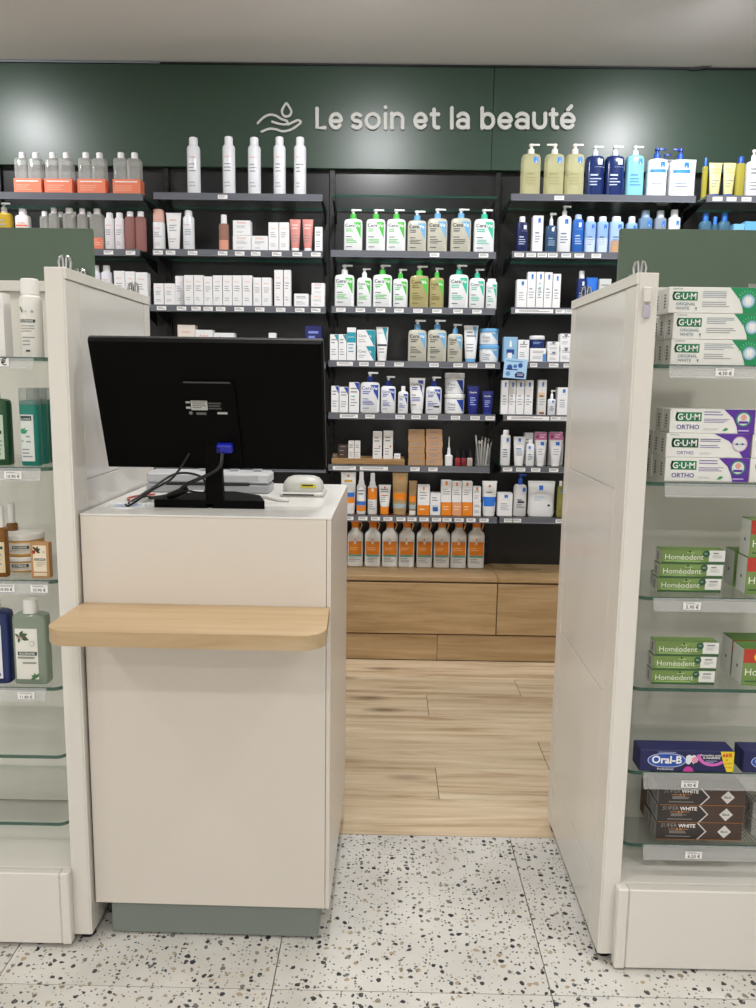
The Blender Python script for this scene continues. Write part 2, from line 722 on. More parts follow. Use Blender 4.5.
# a torn end of dark sealing strip that has come loose at the ceiling
a, b = onY(686, 67, FY - .01), onY(714, 64, FY - .05)
mb = MB()
n = 10
vs = []
for i in range(n + 1):
    t = i / n
    hh = .0008 + .012 * sin(pi * min(1, t * 1.05)) ** .8
    x = a.x + (b.x - a.x) * t
    z = CEIL - .0135 + .009 * t * t
    yy = FY - .0105 - .02 * t * t
    vs += [(x, yy, z - hh / 2), (x, yy, z + hh / 2), (x, yy + .002, z + hh / 2), (x, yy + .002, z - hh / 2)]
fs = []
for i in range(n):
    for k in range(4):
        q = (k + 1) % 4
        fs.append((i * 4 + k, i * 4 + q, i * 4 + 4 + q, i * 4 + 4 + k))
fs += [(3, 2, 1, 0), (n * 4, n * 4 + 1, n * 4 + 2, n * 4 + 3)]
tag(mb.add(vs, fs, mat('#0c0e0d', .5)).build('sealing_strip'), 'loose black end of sealing strip curling off at the ceiling edge', 'strip')

for i, (sx, sy, e, tl) in enumerate(SPOTS):
    r = empty('ceiling_spot', (sx, sy, CEIL))
    seg = 28
    vs, fs = [], []
    for k in range(seg):
        t = 2 * pi * k / seg
        for rr, zz in ((.105, -.001), (.103, -.006), (.082, -.006), (.078, -.002)):
            vs.append((rr * cos(t), rr * sin(t), zz))
    for k in range(seg):
        q = (k + 1) % seg
        for c in range(4):
            d = (c + 1) % 4
            fs.append((k * 4 + c, k * 4 + d, q * 4 + d, q * 4 + c))
    MB().add(vs, fs, WHITE).build('trim_ring', r)
    if tl:
        h_ = MB().loft([(-.044, .058, .058, 2), (-.04, .06, .06, 2), (.03, .056, .056, 2), (.04, .045, .045, 2)], WHITE, 24).build('head', r, loc=(0, 0, -HEAD))
        h_.rotation_euler = (radians(tl), 0, 0)
        MB().cyl(0, 0, -.046, -.0445, .052, mat('#fff6e6', .5, emit=3.), 24).build('lens', h_)
    else:
        MB().cyl(0, 0, -.006, -.002, .078, mat('#fff6e6', .5, emit=3.), 28).build('lens', r)
    row = ('in front of the green fascia', 'above the white gondolas', 'behind the viewer', 'added at the shop front for bounce light')[0 if sy > 2 else 1 if sy > 0 else 2 if sy > -1.5 else 3]
    side = ('left', 'middle', 'right')[i % 3]
    tag(r, 'round ceiling spot, %s one of the row %s' % (side, row) if i < 12 else 'single round ceiling spot added to brighten the aisle between the gondolas', 'ceiling light', 'ceiling spots')

# slotted uprights of the wall shelving
for i, x in enumerate(UPX):
    r = empty('shelf_upright', (x, 3.945, .405))
    MB().box(-.013, .013, -.012, .0098, 0, zf0 - .406, mat('#101113', .4), .002).build('channel', r)
    mb = MB()
    for k in range(44):
        z = .04 + k * .0405
        for sx in (-.006, .004):
            mb.box(sx, sx + .0025, -.0126, -.0118, z, z + .022, mat('#000000', .9))
    sl = mb.build('slots', r)
    sl['kind'] = 'stuff'
    nm = ['beyond the left edge', 'behind the orange-banded twin packs', 'between far-left and left wall bays', 'between left and middle wall bays',
          'between middle and right wall bays', 'between right and far-right wall bays', 'at the far right wall', 'at the right end wall'][i]
    tag(r, 'black slotted shelf upright ' + nm, 'upright', 'slotted shelf uprights')

# raised lettering: every letter a rounded stroke of its own
LET = mat('#cfcfca', .5)
SGY = FY - .006


def spx(x, y):
    p = onY(x, y, SGY)
    return p


def arc(cx, cy, rx, ry, a0, a1, n=18):
    return [(cx + rx * cos(radians(a0 + (a1 - a0) * i / n)), cy - ry * sin(radians(a0 + (a1 - a0) * i / n))) for i in range(n + 1)]


def capped(pts3, r, mb, mt, off=0.):
    """flat-fronted stroke with round ends"""
    fl_ = .7 + off
    mb.tube(pts3, r, mt, 16, fl_, 6.)
    gap = (Vector(pts3[0]) - Vector(pts3[-1])).length
    for p in ((pts3[0], pts3[-1]) if gap > r else (pts3[0],) if len(pts3) < 4 else ()):
        mb.prism([(p[0] + r * cos(2 * pi * i / 18), p[2] + r * sin(2 * pi * i / 18)) for i in range(18)], p[1] - r * fl_ * .97, p[1] + r * .6, mt, 'y')


BL, XH, CH = 128.0, 15.0, 19.0          # stroke-centre baseline, x height and cap height in photo pixels
ST = 2.05


def letter(ch, x0, x1):
    x0 += ST
    x1 -= ST
    cx, rx = (x0 + x1) / 2, (x1 - x0) / 2
    cy, ry = BL - XH / 2 + .6, XH / 2 - .6
    top = BL - CH
    xt = BL - XH + 1
    if ch == 'L':
        return [[(x0, top), (x0, BL), (x1, BL)]]
    if ch in 'eé':
        s = [[(x0 + .4, cy + .3), (x1, cy + .3)] + arc(cx, cy, rx, ry, 3, 318, 26)]
        if ch == 'é':
            s.append([(cx + .2, xt - 4.2), (cx + 3.4, xt - 7.4)])
        return s
    if ch == 's':
        return [arc(cx, cy - ry / 2 + .1, rx, ry / 2, 35, 255, 14) + arc(cx, cy + ry / 2, rx, ry / 2, 75, -145, 14)]
    if ch == 'o':
        return [arc(cx, cy, rx, ry, 0, 360, 30)]
    if ch == 'i':
        return [[(cx, xt + .5), (cx, BL)], [(cx, xt - 6.3), (cx, xt - 6.0)]]
    if ch == 'n':
        return [[(x0, xt), (x0, BL)], arc(cx, xt + rx, rx, rx, 180, 0, 16) + [(x1, BL)]]
    if ch == 'u':
        return [[(x0, xt)] + arc(cx, BL - rx, rx, rx, 180, 360, 16) + [(x1, xt)]]
    if ch == 't':
        a = x0 + 2.6
        return [[(a, xt - 4)] + [(a, BL - 4)] + arc(a + 3.4, BL - 3.4, 3.4, 3.4, 180, 285, 8), [(x0, xt + .6), (x1, xt + .6)]]
    if ch == 'l':
        return [[(cx, top - .5), (cx, BL)]]
    if ch == 'a':
        return [arc(cx, xt + 4.6, rx, 4.8, 152, 0, 14) + [(x1, BL)], arc(cx - .2, BL - 3.9, rx - .2, 3.9, 0, 360, 26)]
    if ch == 'b':
        return [arc(cx, cy, rx, ry, 0, 360, 30), [(x0, top - .5), (x0, BL)]]


LETTERS = [('L', 315, 326.8), ('e', 328.5, 343.3), ('s', 350.4, 363), ('o', 364.3, 381.2), ('i', 382.8, 388.2), ('n', 389.8, 404.6),
           ('e', 413, 428.2), ('t', 429.4, 440.3), ('l', 449.4, 454.2), ('a', 455.6, 470), ('b', 480, 495.4), ('e', 497, 513),
           ('a', 514.4, 529.6), ('u', 531.8, 547.2), ('t', 548.2, 558.4), ('é', 559.4, 575.8)]
lr = empty('wall_lettering', spx(445, 130))
inv = Vector(lr.location)
for ch, x0, x1 in LETTERS:
    mb = MB()
    for k, st in enumerate(letter(ch, x0, x1)):
        capped([spx(x, y) - inv for x, y in st], ST * .86 * 4.0 / FPX, mb, LET, k * .03)
    o = mb.build('letter', lr)
    o['label'] = 'raised rounded letter ' + ch
tag(lr, 'raised pale grey lettering Le soin et la beauté on the green fascia', 'lettering')
he = empty('hand_emblem', spx(279, 132))
inv = Vector(he.location)


def spline(P, n=7):
    out = []
    for i in range(len(P) - 1):
        p0, p1, p2, p3 = P[max(i - 1, 0)], P[i], P[i + 1], P[min(i + 2, len(P) - 1)]
        for k in range(n):
            t = k / n
            out.append(tuple(.5 * (2 * p1[c] + (p2[c] - p0[c]) * t + (2 * p0[c] - 5 * p1[c] + 4 * p2[c] - p3[c]) * t * t + (3 * p1[c] - p0[c] - 3 * p2[c] + p3[c]) * t ** 3) for c in range(len(p1))))
    out.append(tuple(P[-1]))
    return out


Z = lambda x, y: (240 + x / 2.908, 50 + y / 2.908)
for nm, path in (('palm', [(52, 213), (68, 197), (85, 189), (103, 191), (120, 201), (135, 206), (138, 213), (128, 217), (110, 214), (94, 209)]),
                 ('fingers', [(140, 217), (155, 210), (168, 205), (177, 210), (166, 221), (148, 232), (125, 237), (104, 231), (84, 230), (63, 238)]),
                 ('drop', [(135, 154), (127, 166), (122, 178), (126, 190), (136, 194), (146, 189), (149, 178), (143, 166), (135, 154)])):
    mb = MB()
    capped([spx(*Z(*q)) - inv for q in spline(path)], 1.05 * 4.0 / FPX, mb, LET)
    mb.build(nm + '_outline', he)
tag(he, 'raised pale grey emblem of a hand under a drop', 'emblem')

# ------------------------------------------------------------------ low oak cabinets under the wall shelves
OAK = wood('cabinet_oak', '#97794f', '#b0926a', '#c0a47d', 1.3, .5, .45)
CABY = 3.655
CX = [-2.61, -1.83, -1.05, -.29, onY(497, 605, 3.655).x, 1.30, 2.10, 2.9]
for i, (a, b) in enumerate(zip(CX, CX[1:])):
    r = empty('low_cabinet', ((a + b) / 2, CABY, .126))
    h = (b - a) / 2 - .001
    MB().box(-h, h, .03, YB - CABY - .001, 0, .2555, OAK, .001).build('carcass', r)
    MB().box(-h, h, .0, YB - CABY - .001, .256, .278, OAK, .0012).build('top', r)
    MB().box(-h + .001, h - .001, .002, .022, .006, .247, OAK, .0012).build('drawer_front', r)
    nm = ['at the far left', 'behind the left gondola', 'behind the monitor', 'carrying the row of orange-labelled bottles', 'right of the orange-labelled bottles',
          'behind the right gondola', 'at the far right'][i]
    tag(r, 'low oak drawer cabinet ' + nm, 'cabinet', 'low oak cabinets along the wall')
for i, (a, b) in enumerate(((-2.6, -1.0), (-1.0, onY(437, 648, CABY + .01).x), (onY(437, 648, CABY + .01).x, 1.5), (1.5, 2.9))):
    o = MB().box(a + .0008, b - .0008, CABY + .008, CABY + .025, .004, .1255, OAK, .001).build('plinth_board')
    tag(o, 'oak plinth board at floor level under the cabinets, ' + ['far left length', 'length left of the joint', 'length right of the joint', 'far right length'][i],
        'plinth', 'oak plinth boards')
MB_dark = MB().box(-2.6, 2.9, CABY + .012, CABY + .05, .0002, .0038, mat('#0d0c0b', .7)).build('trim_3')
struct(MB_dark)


# ------------------------------------------------------------------ gondolas
def board(s, xin, a, b, *r):
    return (xin + s * a, xin + s * b) + r


def gondola(side, xin, s, yf, yb, base):
    ym = (yf + yb) / 2
    r = empty('gondola', (xin + s * .5, ym, 0))
    off = Vector(r.location)

    def put(mb, name, par=None):
        mb.v = [(v[0] - off.x, v[1] - off.y, v[2] - off.z) for v in mb.v]
        return mb.build(name, par or r)

    X = lambda a: xin + s * a
    ep = put(MB().box(X(.0035), X(.0425), yf, yb, .02, 1.510, LACQ, .0012), 'end_panel')
    put(MB().box(X(0), X(.0034), yf + .0005, yf + .076, .021, 1.486, LACQ, .0006), 'front_strip', ep)
    put(MB().box(X(0), X(.0034), yb - .05, yb - .0005, .021, 1.486, LACQ, .0006), 'rear_strip', ep)
    for z0, z1 in ((.022, .158), (.160, .606), (.609, 1.065), (1.068, 1.485)):
        put(MB().box(X(.0006), X(.0034), yf + .0785, yb - .0525, z0, z1, LACQ_G, .0005), 'side_board', ep)
    put(MB().box(X(-.002), X(.0034), yf + .0003, yb, 1.4872, 1.5097, LACQ, .0008), 'top_cap', ep)
    put(MB().box(X(.96), X(1.0), yf, yb, .02, 1.505, LACQ, .0012), 'end_panel')
    put(MB().box(X(.0427), X(.9597), ym - .008, ym + .008, .19, 1.488, mat('#dfddd4', .4), .0005), 'back_panel')
    put(MB().box(X(.0465), X(.9597), ym - .022, ym + .022, 1.4885, 1.513, LACQ, .0012), 'top_rail')
    yb0 = base['y']
    zt = base['zt']
    zb = base['zb']
    put(MB().box(X(.0428), X(.9597), yf + .004, yb - .004, zt - .012, zt, LACQ, .001), 'base_top')
    put(MB().box(X(base['x1']), X(.999), yb0, yf - .0006, zb, zt - .0005, LACQ, .0025), 'base_front')
    put(MB().box(X(base['x0']), X(base['x1'] - .0012), yb0 - .003, yf - .0006, zb, zt + .002, LACQ, .003), 'base_side_strip')
    put(MB().box(X(.0428), X(.9597), yf, yf + .0038, zb, zt - .0005, LACQ), 'base_board')
    for yy in (yf + .035, yb - .035):
        put(MB().cyl(X(.022), yy, 0, .006, .017, BLACKP).cyl(X(.022), yy, .006, .0205, .011, BLACKP), 'foot')
        put(MB().cyl(X(.978), yy, 0, .0205, .015, BLACKP), 'foot')
    # chrome clips standing on the cap and the rail
    for cx_, cy_, z_, wh in ((X(.018), yf + .05, 1.5103, 'front corner of the %s end panel'), (X(.02), yb - .075, 1.5103, 'rear corner of the %s end panel'),
                             (X(.072), ym - .0165, 1.5133, 'top rail of the %s gondola')):
        mb = MB()
        for q in (-.011, .011):
            mb.tube([(q, 0, 0), (q * 1.15, 0, .016), (q * .9, 0, .026), (q * .45, 0, .029), (q * .3, 0, .02), (q * .25, 0, 0)], .003, CHROME, 8)
        mb.box(-.008, .008, -.005, .005, 0, .004, CHROME, .001)
        tag(mb.build('chrome_clip', loc=(cx_, cy_, z_)), 'small chrome wire clip on the ' + wh % side, 'clip', 'chrome clips on the gondolas')
    if side == 'right':
        mb = MB().box(X(.012), X(.028), yf - .0085, yf - .0005, 1.452, 1.482, LACQ, .002)
        mb.box(X(.014), X(.027), yf - .0065, yf - .0005, 1.421, 1.448, mat('#b9b4c4', .4), .002)
        put(mb, 'front_bracket')
    return r


XGL = onY(78.4, 602, 1.70).x       # aisle faces of the two end panels
XGR = onY(617.4, 616, 1.672).x
gl = gondola('left', XGL, -1, 1.70, 2.295, dict(y=1.68, zt=.184, zb=.010, x0=.040, x1=.062))
tag(gl, 'white double-sided shelving gondola beside the counter at left', 'shelving', 'white gondolas')
gr = gondola('right', XGR, 1, 1.672, 2.255, dict(y=1.648, zt=.194, zb=.004, x0=.031, x1=.056))
tag(gr, 'white double-sided shelving gondola of toothpaste boxes at right', 'shelving', 'white gondolas')
BOARD = mat('#566858', .45, key='board_green')
for s, x0, x1, ym, zt in ((-1, XGL - .045, XGL - .95, 1.9975, 1.636), (1, XGR + .039, XGR + .95, 1.9635, 1.645)):
    r = empty('header_board', ((x0 + x1) / 2, ym, 1.513))
    h = abs(x1 - x0) / 2
    MB().box(-h, h, -.009, .009, .0, zt - 1.513, BOARD, .001).build('board', r)
    for q in (-h + .32, h - .32):
        MB().box(q - .02, q + .02, -.0125, .0125, .0, .012, CHROME, .001).build('foot_clip', r)
    tag(r, 'plain green header board standing on the %s gondola' % ('left' if s < 0 else 'right'), 'sign board', 'green header boards')

# ------------------------------------------------------------------ glass shelves of the gondolas
INK = mat('#22242a', .6)
GREY = mat('#8d9095', .6)


def ticket(par, xc, z0, y, w=.024, h=.016, price=None):
    mb = MB().box(xc - w / 2, xc + w / 2, y - .0008, y, z0, z0 + h, PAPER)
    o = mb.build('price_ticket', par)
    pr = Print(w, h, lambda x, z: 0., eps=.0003)
    if price:
        pr.text(price, .02, .14, .74, INK, 0, 'c', .012)
        pr.lines(-.4, .42, .68, .92, 2, GREY)
    else:
        pr.lines(-.4, .4, .2, .8, 2, GREY)
    for m_ in (pr.mb,):
        me = o.data
        # merge the print into the ticket mesh so that thing > rail > ticket stays three levels
        mb.add([(v[0] + xc, v[1] + y - .0008, v[2] + z0) for v in m_.v], [], PAPER)
        base = len(mb.v) - len(m_.v)
        for f, k in zip(m_.f, m_.m):
            mb.f.append(tuple(i + base for i in f))
            mb.m.append(mb.mi(m_.mats[k]))
    o2 = mb.build('price_ticket', par, smooth=False)
    bpy.data.objects.remove(o)
    o2.name = 'price_ticket'
    return o2


def near_shelf(side, zs, strip, tickets, label, sht=.026):
    s = -1 if side == 'left' else 1
    xin = XGL if s < 0 else XGR
    yf = 1.715 if s < 0 else 1.702
    yb = (1.9975 if s < 0 else 1.9635) - .0085
    r = empty('glass_shelf', (xin + s * .5, yf, zs - .008))
    X = lambda a: s * (a - .5)
    pts = [(X(.0435), .024), (X(.05), .014), (X(.06), .004), (X(.07), 0), (X(.958), 0), (X(.958), yb - yf), (X(.0435), yb - yf)]
    if s < 0:
        pts = pts[::-1]
    MB().prism(pts, 0, .008, GLASS, 'z', [(GEDGE if min(p[1], q[1]) < .012 else GLASS) for p, q in zip(pts, pts[1:] + pts[:1])]).build('glass_pane', r)
    if strip:
        a = X((strip - xin) * s)
        b = X(.955)
        mb = MB()
        zz = .006 - sht
        mb.prism([(-.0015, .006), (-.0005, .006), (-.0070, zz + .0012), (-.0115, zz - .001), (-.0118, zz + .0008), (-.0082, zz + .002)], min(a, b), max(a, b), STRIP, 'x')
        rail = mb.build('price_rail', r, smooth=False)
        for px_, py_, price in tickets:
            xc = onY(px_, py_, yf).x - (xin + s * .5)
            ticket(rail, xc, zz + .0032, -.0088, .037, .0165, price)
    tag(r, label, 'shelf', 'glass shelves of the gondolas')
    return r


ZR = [1.332, 1.089, .842, .638, .4444, .2725]
ZL = [1.329, 1.0987, .852, .609, .449, .287]
ordn = ['top', 'second', 'third', 'fourth', 'fifth', 'lowest']
xs_ = [onY(34, 360, 1.715).x, onY(41, 472, 1.715).x, onY(49, 585, 1.715).x, onY(47, 695, 1.715).x, None, None]
tk = [[(2, 365, '4 €')], [(15, 478, '10.90 €')], [(8, 590, '19.90 €'), (41, 590, '10.90 €')], [(28, 697, '11.80 €')], [], []]
desc = ['carrying the white dry shampoo', 'carrying teal and green bottles', 'carrying stacked amber jars', 'carrying the sage green bottle', 'left empty, upper', 'left empty, lower']
for i in range(6):
    near_shelf('left', ZL[i], xs_[i], tk[i], 'green-edged glass shelf of left gondola ' + desc[i], (.021, .026, .026, .026, 0, 0)[i])
xs_ = [onY(669, 365, 1.702).x, onY(664.5, 485, 1.702).x, onY(653, 600, 1.702).x, None, onY(643, 775, 1.702).x, onY(643, 845, 1.702).x]
tk = [[(723, 372, '4.30 €')], [], [(690.5, 604, '5.90 €')], [], [(688, 785, '6.90 €')], [(692, 854, '6.20 €')]]
desc = ['carrying green and white cartons', 'carrying purple and white cartons', 'with green cartons and a price strip', 'with green cartons and no price strip', 'carrying the dark blue carton', 'carrying the dark brown cartons']
for i in range(6):
    near_shelf('right', ZR[i], xs_[i], tk[i], 'green-edged glass shelf of right gondola ' + desc[i], (.024, .027, .026, 0, .033, .030)[i])

# ------------------------------------------------------------------ counter
XCR = onY(330.3, 713, 1.71).x
CW, CDp = XCR - XGL - .004, .57
ct = empty('counter', (XCR, 1.71, 0), radians(-.7))
FRONT = mat('#dad3ca', .3, key='counter_front')
MB().box(-CW, 0, 0, CDp, .9962, 1.0, mat('#e6e5e1', .25, key='counter_top'), .0006).build('worktop', ct)
MB().box(-CW + .0005, -.0105, .0006, .019, .090, .9958, FRONT, .0008).build('front_panel', ct)
MB().box(-.0095, -.0003, .0006, CDp - .001, .090, .9958, FRONT, .0008).build('side_panel', ct)
MB().box(-CW + .0005, -CW + .0095, .02, CDp - .001, .090, .9958, FRONT, .0008).build('side_panel', ct)
MB().box(-CW + .01, -.0105, .02, CDp - .12, .090, .105, FRONT, .0008).build('bottom_board', ct)
KICK = mat('#7b837d', .4)
MB().box(-CW + .031, -.028, .017, .03, .006, .0895, KICK, .001).build('kick_plate', ct)
MB().box(-CW + .031, -CW + .045, .0305, CDp - .03, .006, .0895, KICK, .001).build('kick_plate', ct)
MB().box(-.042, -.028, .0305, CDp - .03, .006, .0895, KICK, .001).build('kick_plate', ct)
for fx in (-CW + .06, -.285, -.06):
    for fy in (.045, CDp - .06):
        MB().cyl(fx, fy, 0, .008, .018, BLACKP).cyl(fx, fy, .008, .0895, .009, BLACKP).build('foot', ct)
sh_pts = [(-.0035, -.0005)]
R0 = .052
x0, x1, yfr = -CW - .006, .004, -.205
sh_pts += [(x1, yfr + R0)]
sh_pts += [(x1 - R0 + R0 * cos(radians(t)), yfr + R0 + R0 * sin(radians(t))) for t in range(-10, -90, -10)]
sh_pts += [(x1 - R0, yfr), (x0 + R0, yfr)]
sh_pts += [(x0 + R0 + R0 * cos(radians(t)), yfr + R0 + R0 * sin(radians(t))) for t in range(-100, -180, -10)]
sh_pts += [(x0, yfr + R0), (x0 + .004, -.03), (-CW + .002, -.0005)]
MB().prism(sh_pts[::-1], .774, .804, wood('ledge_oak', '#a48963', '#b79d79', '#c3ac8b', .9, .42, .4), 'z').build('oak_ledge', ct)
tag(ct, 'white counter with a rounded oak ledge on its front', 'counter')

# oval cable port in the worktop
g0 = onZ(122, 506, 1.0)
rp = empty('cable_port', (g0.x + .012, g0.y, 1.0))
mb = MB()
seg = 28
vs, fs = [], []
for k in range(seg):
    t = 2 * pi * k / seg
    for rr, zz in ((.042, .0001), (.040, .003), (.033, .003), (.031, .0012)):
        vs.append((rr * cos(t), rr * sin(t), zz))
for k in range(seg):
    q = (k + 1) % seg
    for c in range(4):
        d = (c + 1) % 4
        fs.append((k * 4 + c, k * 4 + d, q * 4 + d, q * 4 + c))
mb.add(vs, fs, mat('#e9ecf0', .3)).build('ring', rp)
MB().cyl(0, 0, .0003, .0012, .0315, mat('#aeb9cf', .4), 24).build('cover', rp)
tag(rp, 'round white cable port with pale blue cover in the worktop', 'cable port')

# ------------------------------------------------------------------ monitor, seen from behind
MX = (onY(106, 467, 1.85).x + onY(323.7, 469, 1.85).x) / 2
MWd = onY(323.7, 469, 1.85).x - onY(106, 467, 1.85).x
MX += .006
mon = empty('monitor', (MX, 1.86, 1.0))
TILT = radians(20.5)
PM = Matrix.Translation((0, -.01, onY(200, 468, 1.85).z - 1.0)) @ Matrix.Rotation(TILT, 4, 'X')


def mput(mb, name, par=None):
    mb.v = [tuple(PM @ Vector(v)) for v in mb.v]
    return mb.build(name, par or mon)


MBK = mat('#030303', .6, key='monitor_black')
MBK.node_tree.nodes['Principled BSDF'].inputs['Specular IOR Level'].default_value = .08
hw, hh = MWd / 2, .304
mput(MB().box(-hw, hw, .004, .016, 0, hh, mat('#2c2d30', .35), .002), 'bezel')
mput(MB().box(-hw + .008, hw - .008, .0162, .0172, .012, hh - .008, mat('#050608', .12), .0002), 'screen')
vs = [(-hw + .001, .0038, .001), (hw - .001, .0038, .001), (hw - .001, .0038, hh - .001), (-hw + .001, .0038, hh - .001),
      (-hw + .005, -.012, .006), (hw - .005, -.012, .006), (hw - .005, -.012, hh - .004), (-hw + .005, -.012, hh - .004)]
sh = mput(MB().add(vs, [(3, 2, 1, 0), (4, 5, 6, 7), (0, 1, 5, 4), (1, 2, 6, 5), (2, 3, 7, 6), (3, 0, 4, 7)], MBK), 'back_shell')
mput(MB().prism([(-.058, .008), (.064, .008), (.057, .207), (.053, .213), (-.055, .213), (-.059, .209)], -.0175, -.0119, MBK, 'y'), 'connector_housing')
mput(MB().box(-.052, .050, -.0185, -.0176, .212, .2155, mat('#3a3b40', .3), .0004), 'housing_edge')
mput(MB().box(-.045, .045, -.0177, -.0172, .055, .09, MBK), 'socket_recess')
pr = Print(1, 1, lambda x, z: -.0178, eps=.0003)
SL = mat('#b9bab6', .5)
pr.rect(-.040, -.004, .150, .172, SL)
pr.rect(-.051, -.041, .153, .158, SL).rect(-.051, -.042, .166, .170, SL)
pr.lines(-.037, -.007, .152, .170, 4, INK, 1, .35)
pr.lines(-.002, .026, .150, .168, 3, mat('#4a4b48', .5), 0, .6)
pr.rect(.016, .038, .141, .146, SL).disc(-.042, .143, .004, mat('#6e6f6c', .5)).rect(-.03, -.008, .139, .145, mat('#5e5f5c', .5))
mput(pr.mb, 'rating_label')
# blue video plug and its cable are plugged into the back
mput(MB().box(.010, .045, -.036, -.0175, .054, .074, mat('#1420a8', .35), .003).cyl(.014, -.038, .058, .07, .003, mat('#0d1670', .4)), 'video_plug')
# neck and V shaped foot
mb = MB()
vs = [(-.02, -.046, .010), (.02, -.046, .010), (.02, -.026, .010), (-.02, -.026, .010),
      (-.018, -.05, .15), (.016, -.05, .15), (.016, -.030, .152), (-.018, -.030, .152)]
mb.add(vs, [(3, 2, 1, 0), (4, 5, 6, 7), (0, 1, 5, 4), (1, 2, 6, 5), (2, 3, 7, 6), (3, 0, 4, 7)], MBK)
mb.build('neck', mon)
MB().prism([(-.125, -.045), (-.008, -.045), (0, -.03), (.008, -.045), (.125, -.045), (.10, .05), (.03, .11), (-.03, .11), (-.10, .05)],
           0.0003, .0185, MBK, 'z').build('foot_plate', mon, loc=(-.012, 0, 0))
tag(mon, 'black flat monitor seen from behind on the counter', 'monitor')


def cable(name, pts, r, mt, label, par=None):
    pts = [Vector(p) for p in pts]
    if par:
        pts = [p - Vector(par.location) for p in pts]
    o = MB().tube([Vector(p) for p in spline([tuple(p) for p in pts], 8)], r, mt, 8).build(name, par)
    if par:
        o['label'] = label
    else:
        tag(o, label, 'cable')
    return o


plug = mon.location + PM @ Vector((.024, -.04, .052))
C1 = onZ(190, 488, 1.012)
cable('video_cable', [plug + Vector((0, .0, .004)), plug + Vector((-.01, -.012, -.03)), (MX - .06, 1.805, 1.055), (MX - .095, 1.84, 1.03), (MX - .16, 1.90, 1.010), (MX - .20, 1.93, 1.008)],
      .0042, mat('#0a0a0b', .4), 'black video cable drooping from the blue plug to the worktop', mon)
f0 = Vector((MX - .088, 1.833, 1.034)) - Vector(mon.location)
o = MB().tube([f0 + Vector((.022, -.012, .008)), f0 + Vector((-.022, .012, -.012))], .0085, mat('#0b0b0c', .35), 12).build('ferrite_core', mon)
q0 = mon.location + PM @ Vector((-.055, -.019, .045))
cable('power_cable', [q0, q0 + Vector((-.03, -.03, -.05)), (MX - .13, 1.79, 1.045), (MX - .185, 1.795, 1.008), (MX - .2, 1.81, 1.0065)], .0026, mat('#0a0a0b', .4),
      'thin black power cable running down left of the foot', mon)
cable('loop_cable', [(MX - .2, 1.83, 1.0065), (MX - .17, 1.9, 1.03), (MX - .12, 1.95, 1.062), (MX - .06, 1.95, 1.055), (MX - .05, 1.94, 1.02), (MX - .09, 1.93, 1.024)], .0028, mat('#101012', .4),
      'black cable looped upright behind the monitor neck', mon)
cable('white_cable', [(MX - .195, 1.83, 1.0046), (MX - .185, 1.89, 1.0046), (MX - .165, 1.96, 1.006), (MX - .12, 2.02, 1.008), (MX - .06, 2.03, 1.006), (MX - .01, 2.02, 1.0046)], .0042, mat('#dcdcda', .4),
      'thick white cable lying left of the monitor foot', mon)
cable('device_cable', [(MX + .05, 2.0, 1.0042), (MX + .09, 1.985, 1.0042), (MX + .125, 1.94, 1.0042), (MX + .155, 1.93, 1.0042)], .004, mat('#e2e2e0', .4),
      'white cable running from the foot to the white reader')
cable('red_cable', [(MX - .22, 1.90, 1.0024), (MX - .235, 1.94, 1.0024), (MX - .22, 1.99, 1.0024), (MX - .19, 2.01, 1.0024)], .0022, mat('#b8423a', .4),
      'thin red cable at the left edge of the worktop')

# long grey desktop printer behind the foot
p0, p1 = onZ(146, 492, 1.0), onZ(270, 492, 1.0)
PY = 2.06
pw = onY(269, 485, PY).x - onY(146, 485, PY).x
r = empty('desk_printer', ((onY(269, 485, PY).x + onY(146, 485, PY).x) / 2, PY, 1.0))
GP = mat('#c9cbcf', .35)
MB().box(-pw / 2, pw / 2, 0, .09, .0, .022, mat('#a9acb0', .4), .003).build('base', r)
MB().box(-pw / 2, pw / 2, .004, .09, .0225, .052, GP, .006).build('housing', r)
MB().box(-pw / 2 + .05, pw / 2 - .05, -.001, .006, .020, .026, mat('#1b1c1f', .5), .001).build('paper_slot', r)
MB().box(pw / 2 - .03, pw / 2 - .005, .0, .0038, .028, .048, mat('#d5d8db', .4), .001).build('end_cap', r)
for q in (-.02, .06, .12):
    MB().box(q - .012, q + .012, .05, .062, .0525, .085, mat('#c9cdd2', .4), .003).build('guide', r)
tag(r, 'long light grey desk printer with dark slot behind the monitor', 'printer')

# white card reader with a yellow sticker
p = onZ(302, 497, 1.0)
r = empty('card_reader', (p.x, p.y + .04, 1.0))
CRW = mat('#c9c9c4', .35)
MB().box(-.056, .056, -.045, .045, .0, .012, CRW, .004).build('base', r)
mb = MB()
mb.loft([(.0125, .050, .038, 4), (.02, .051, .038, 4), (.034, .048, .035, 4), (.044, .040, .028, 3.5), (.049, .028, .018, 3)], CRW, 24)
mb.build('hood', r)
MB().box(-.048, .03, -.0455, -.0448, .004, .008, mat('#2b2c2e', .5)).build('slot', r)
pr = Print(1, 1, lambda x, z: -.0375, eps=.0008)
pr.rect(-.004, .034, .0225, .0325, mat('#d8d02c', .5))
pr.lines(.0, .030, .025, .031, 1, INK, 1, .6)
pr.build(r, 'sticker')
tag(r, 'white card reader with yellow sticker at the worktop corner', 'card reader')

# ------------------------------------------------------------------ products
PRODUCTS = []
YP = 3.678         # fronts of the products on the wall shelves


class Spot:
    """where a product stands: front plane, standing height and how it is described"""

    def __init__(s, Y, z, bay, shelf):
        s.Y, s.z, s.bay, s.shelf = Y, z, bay, shelf


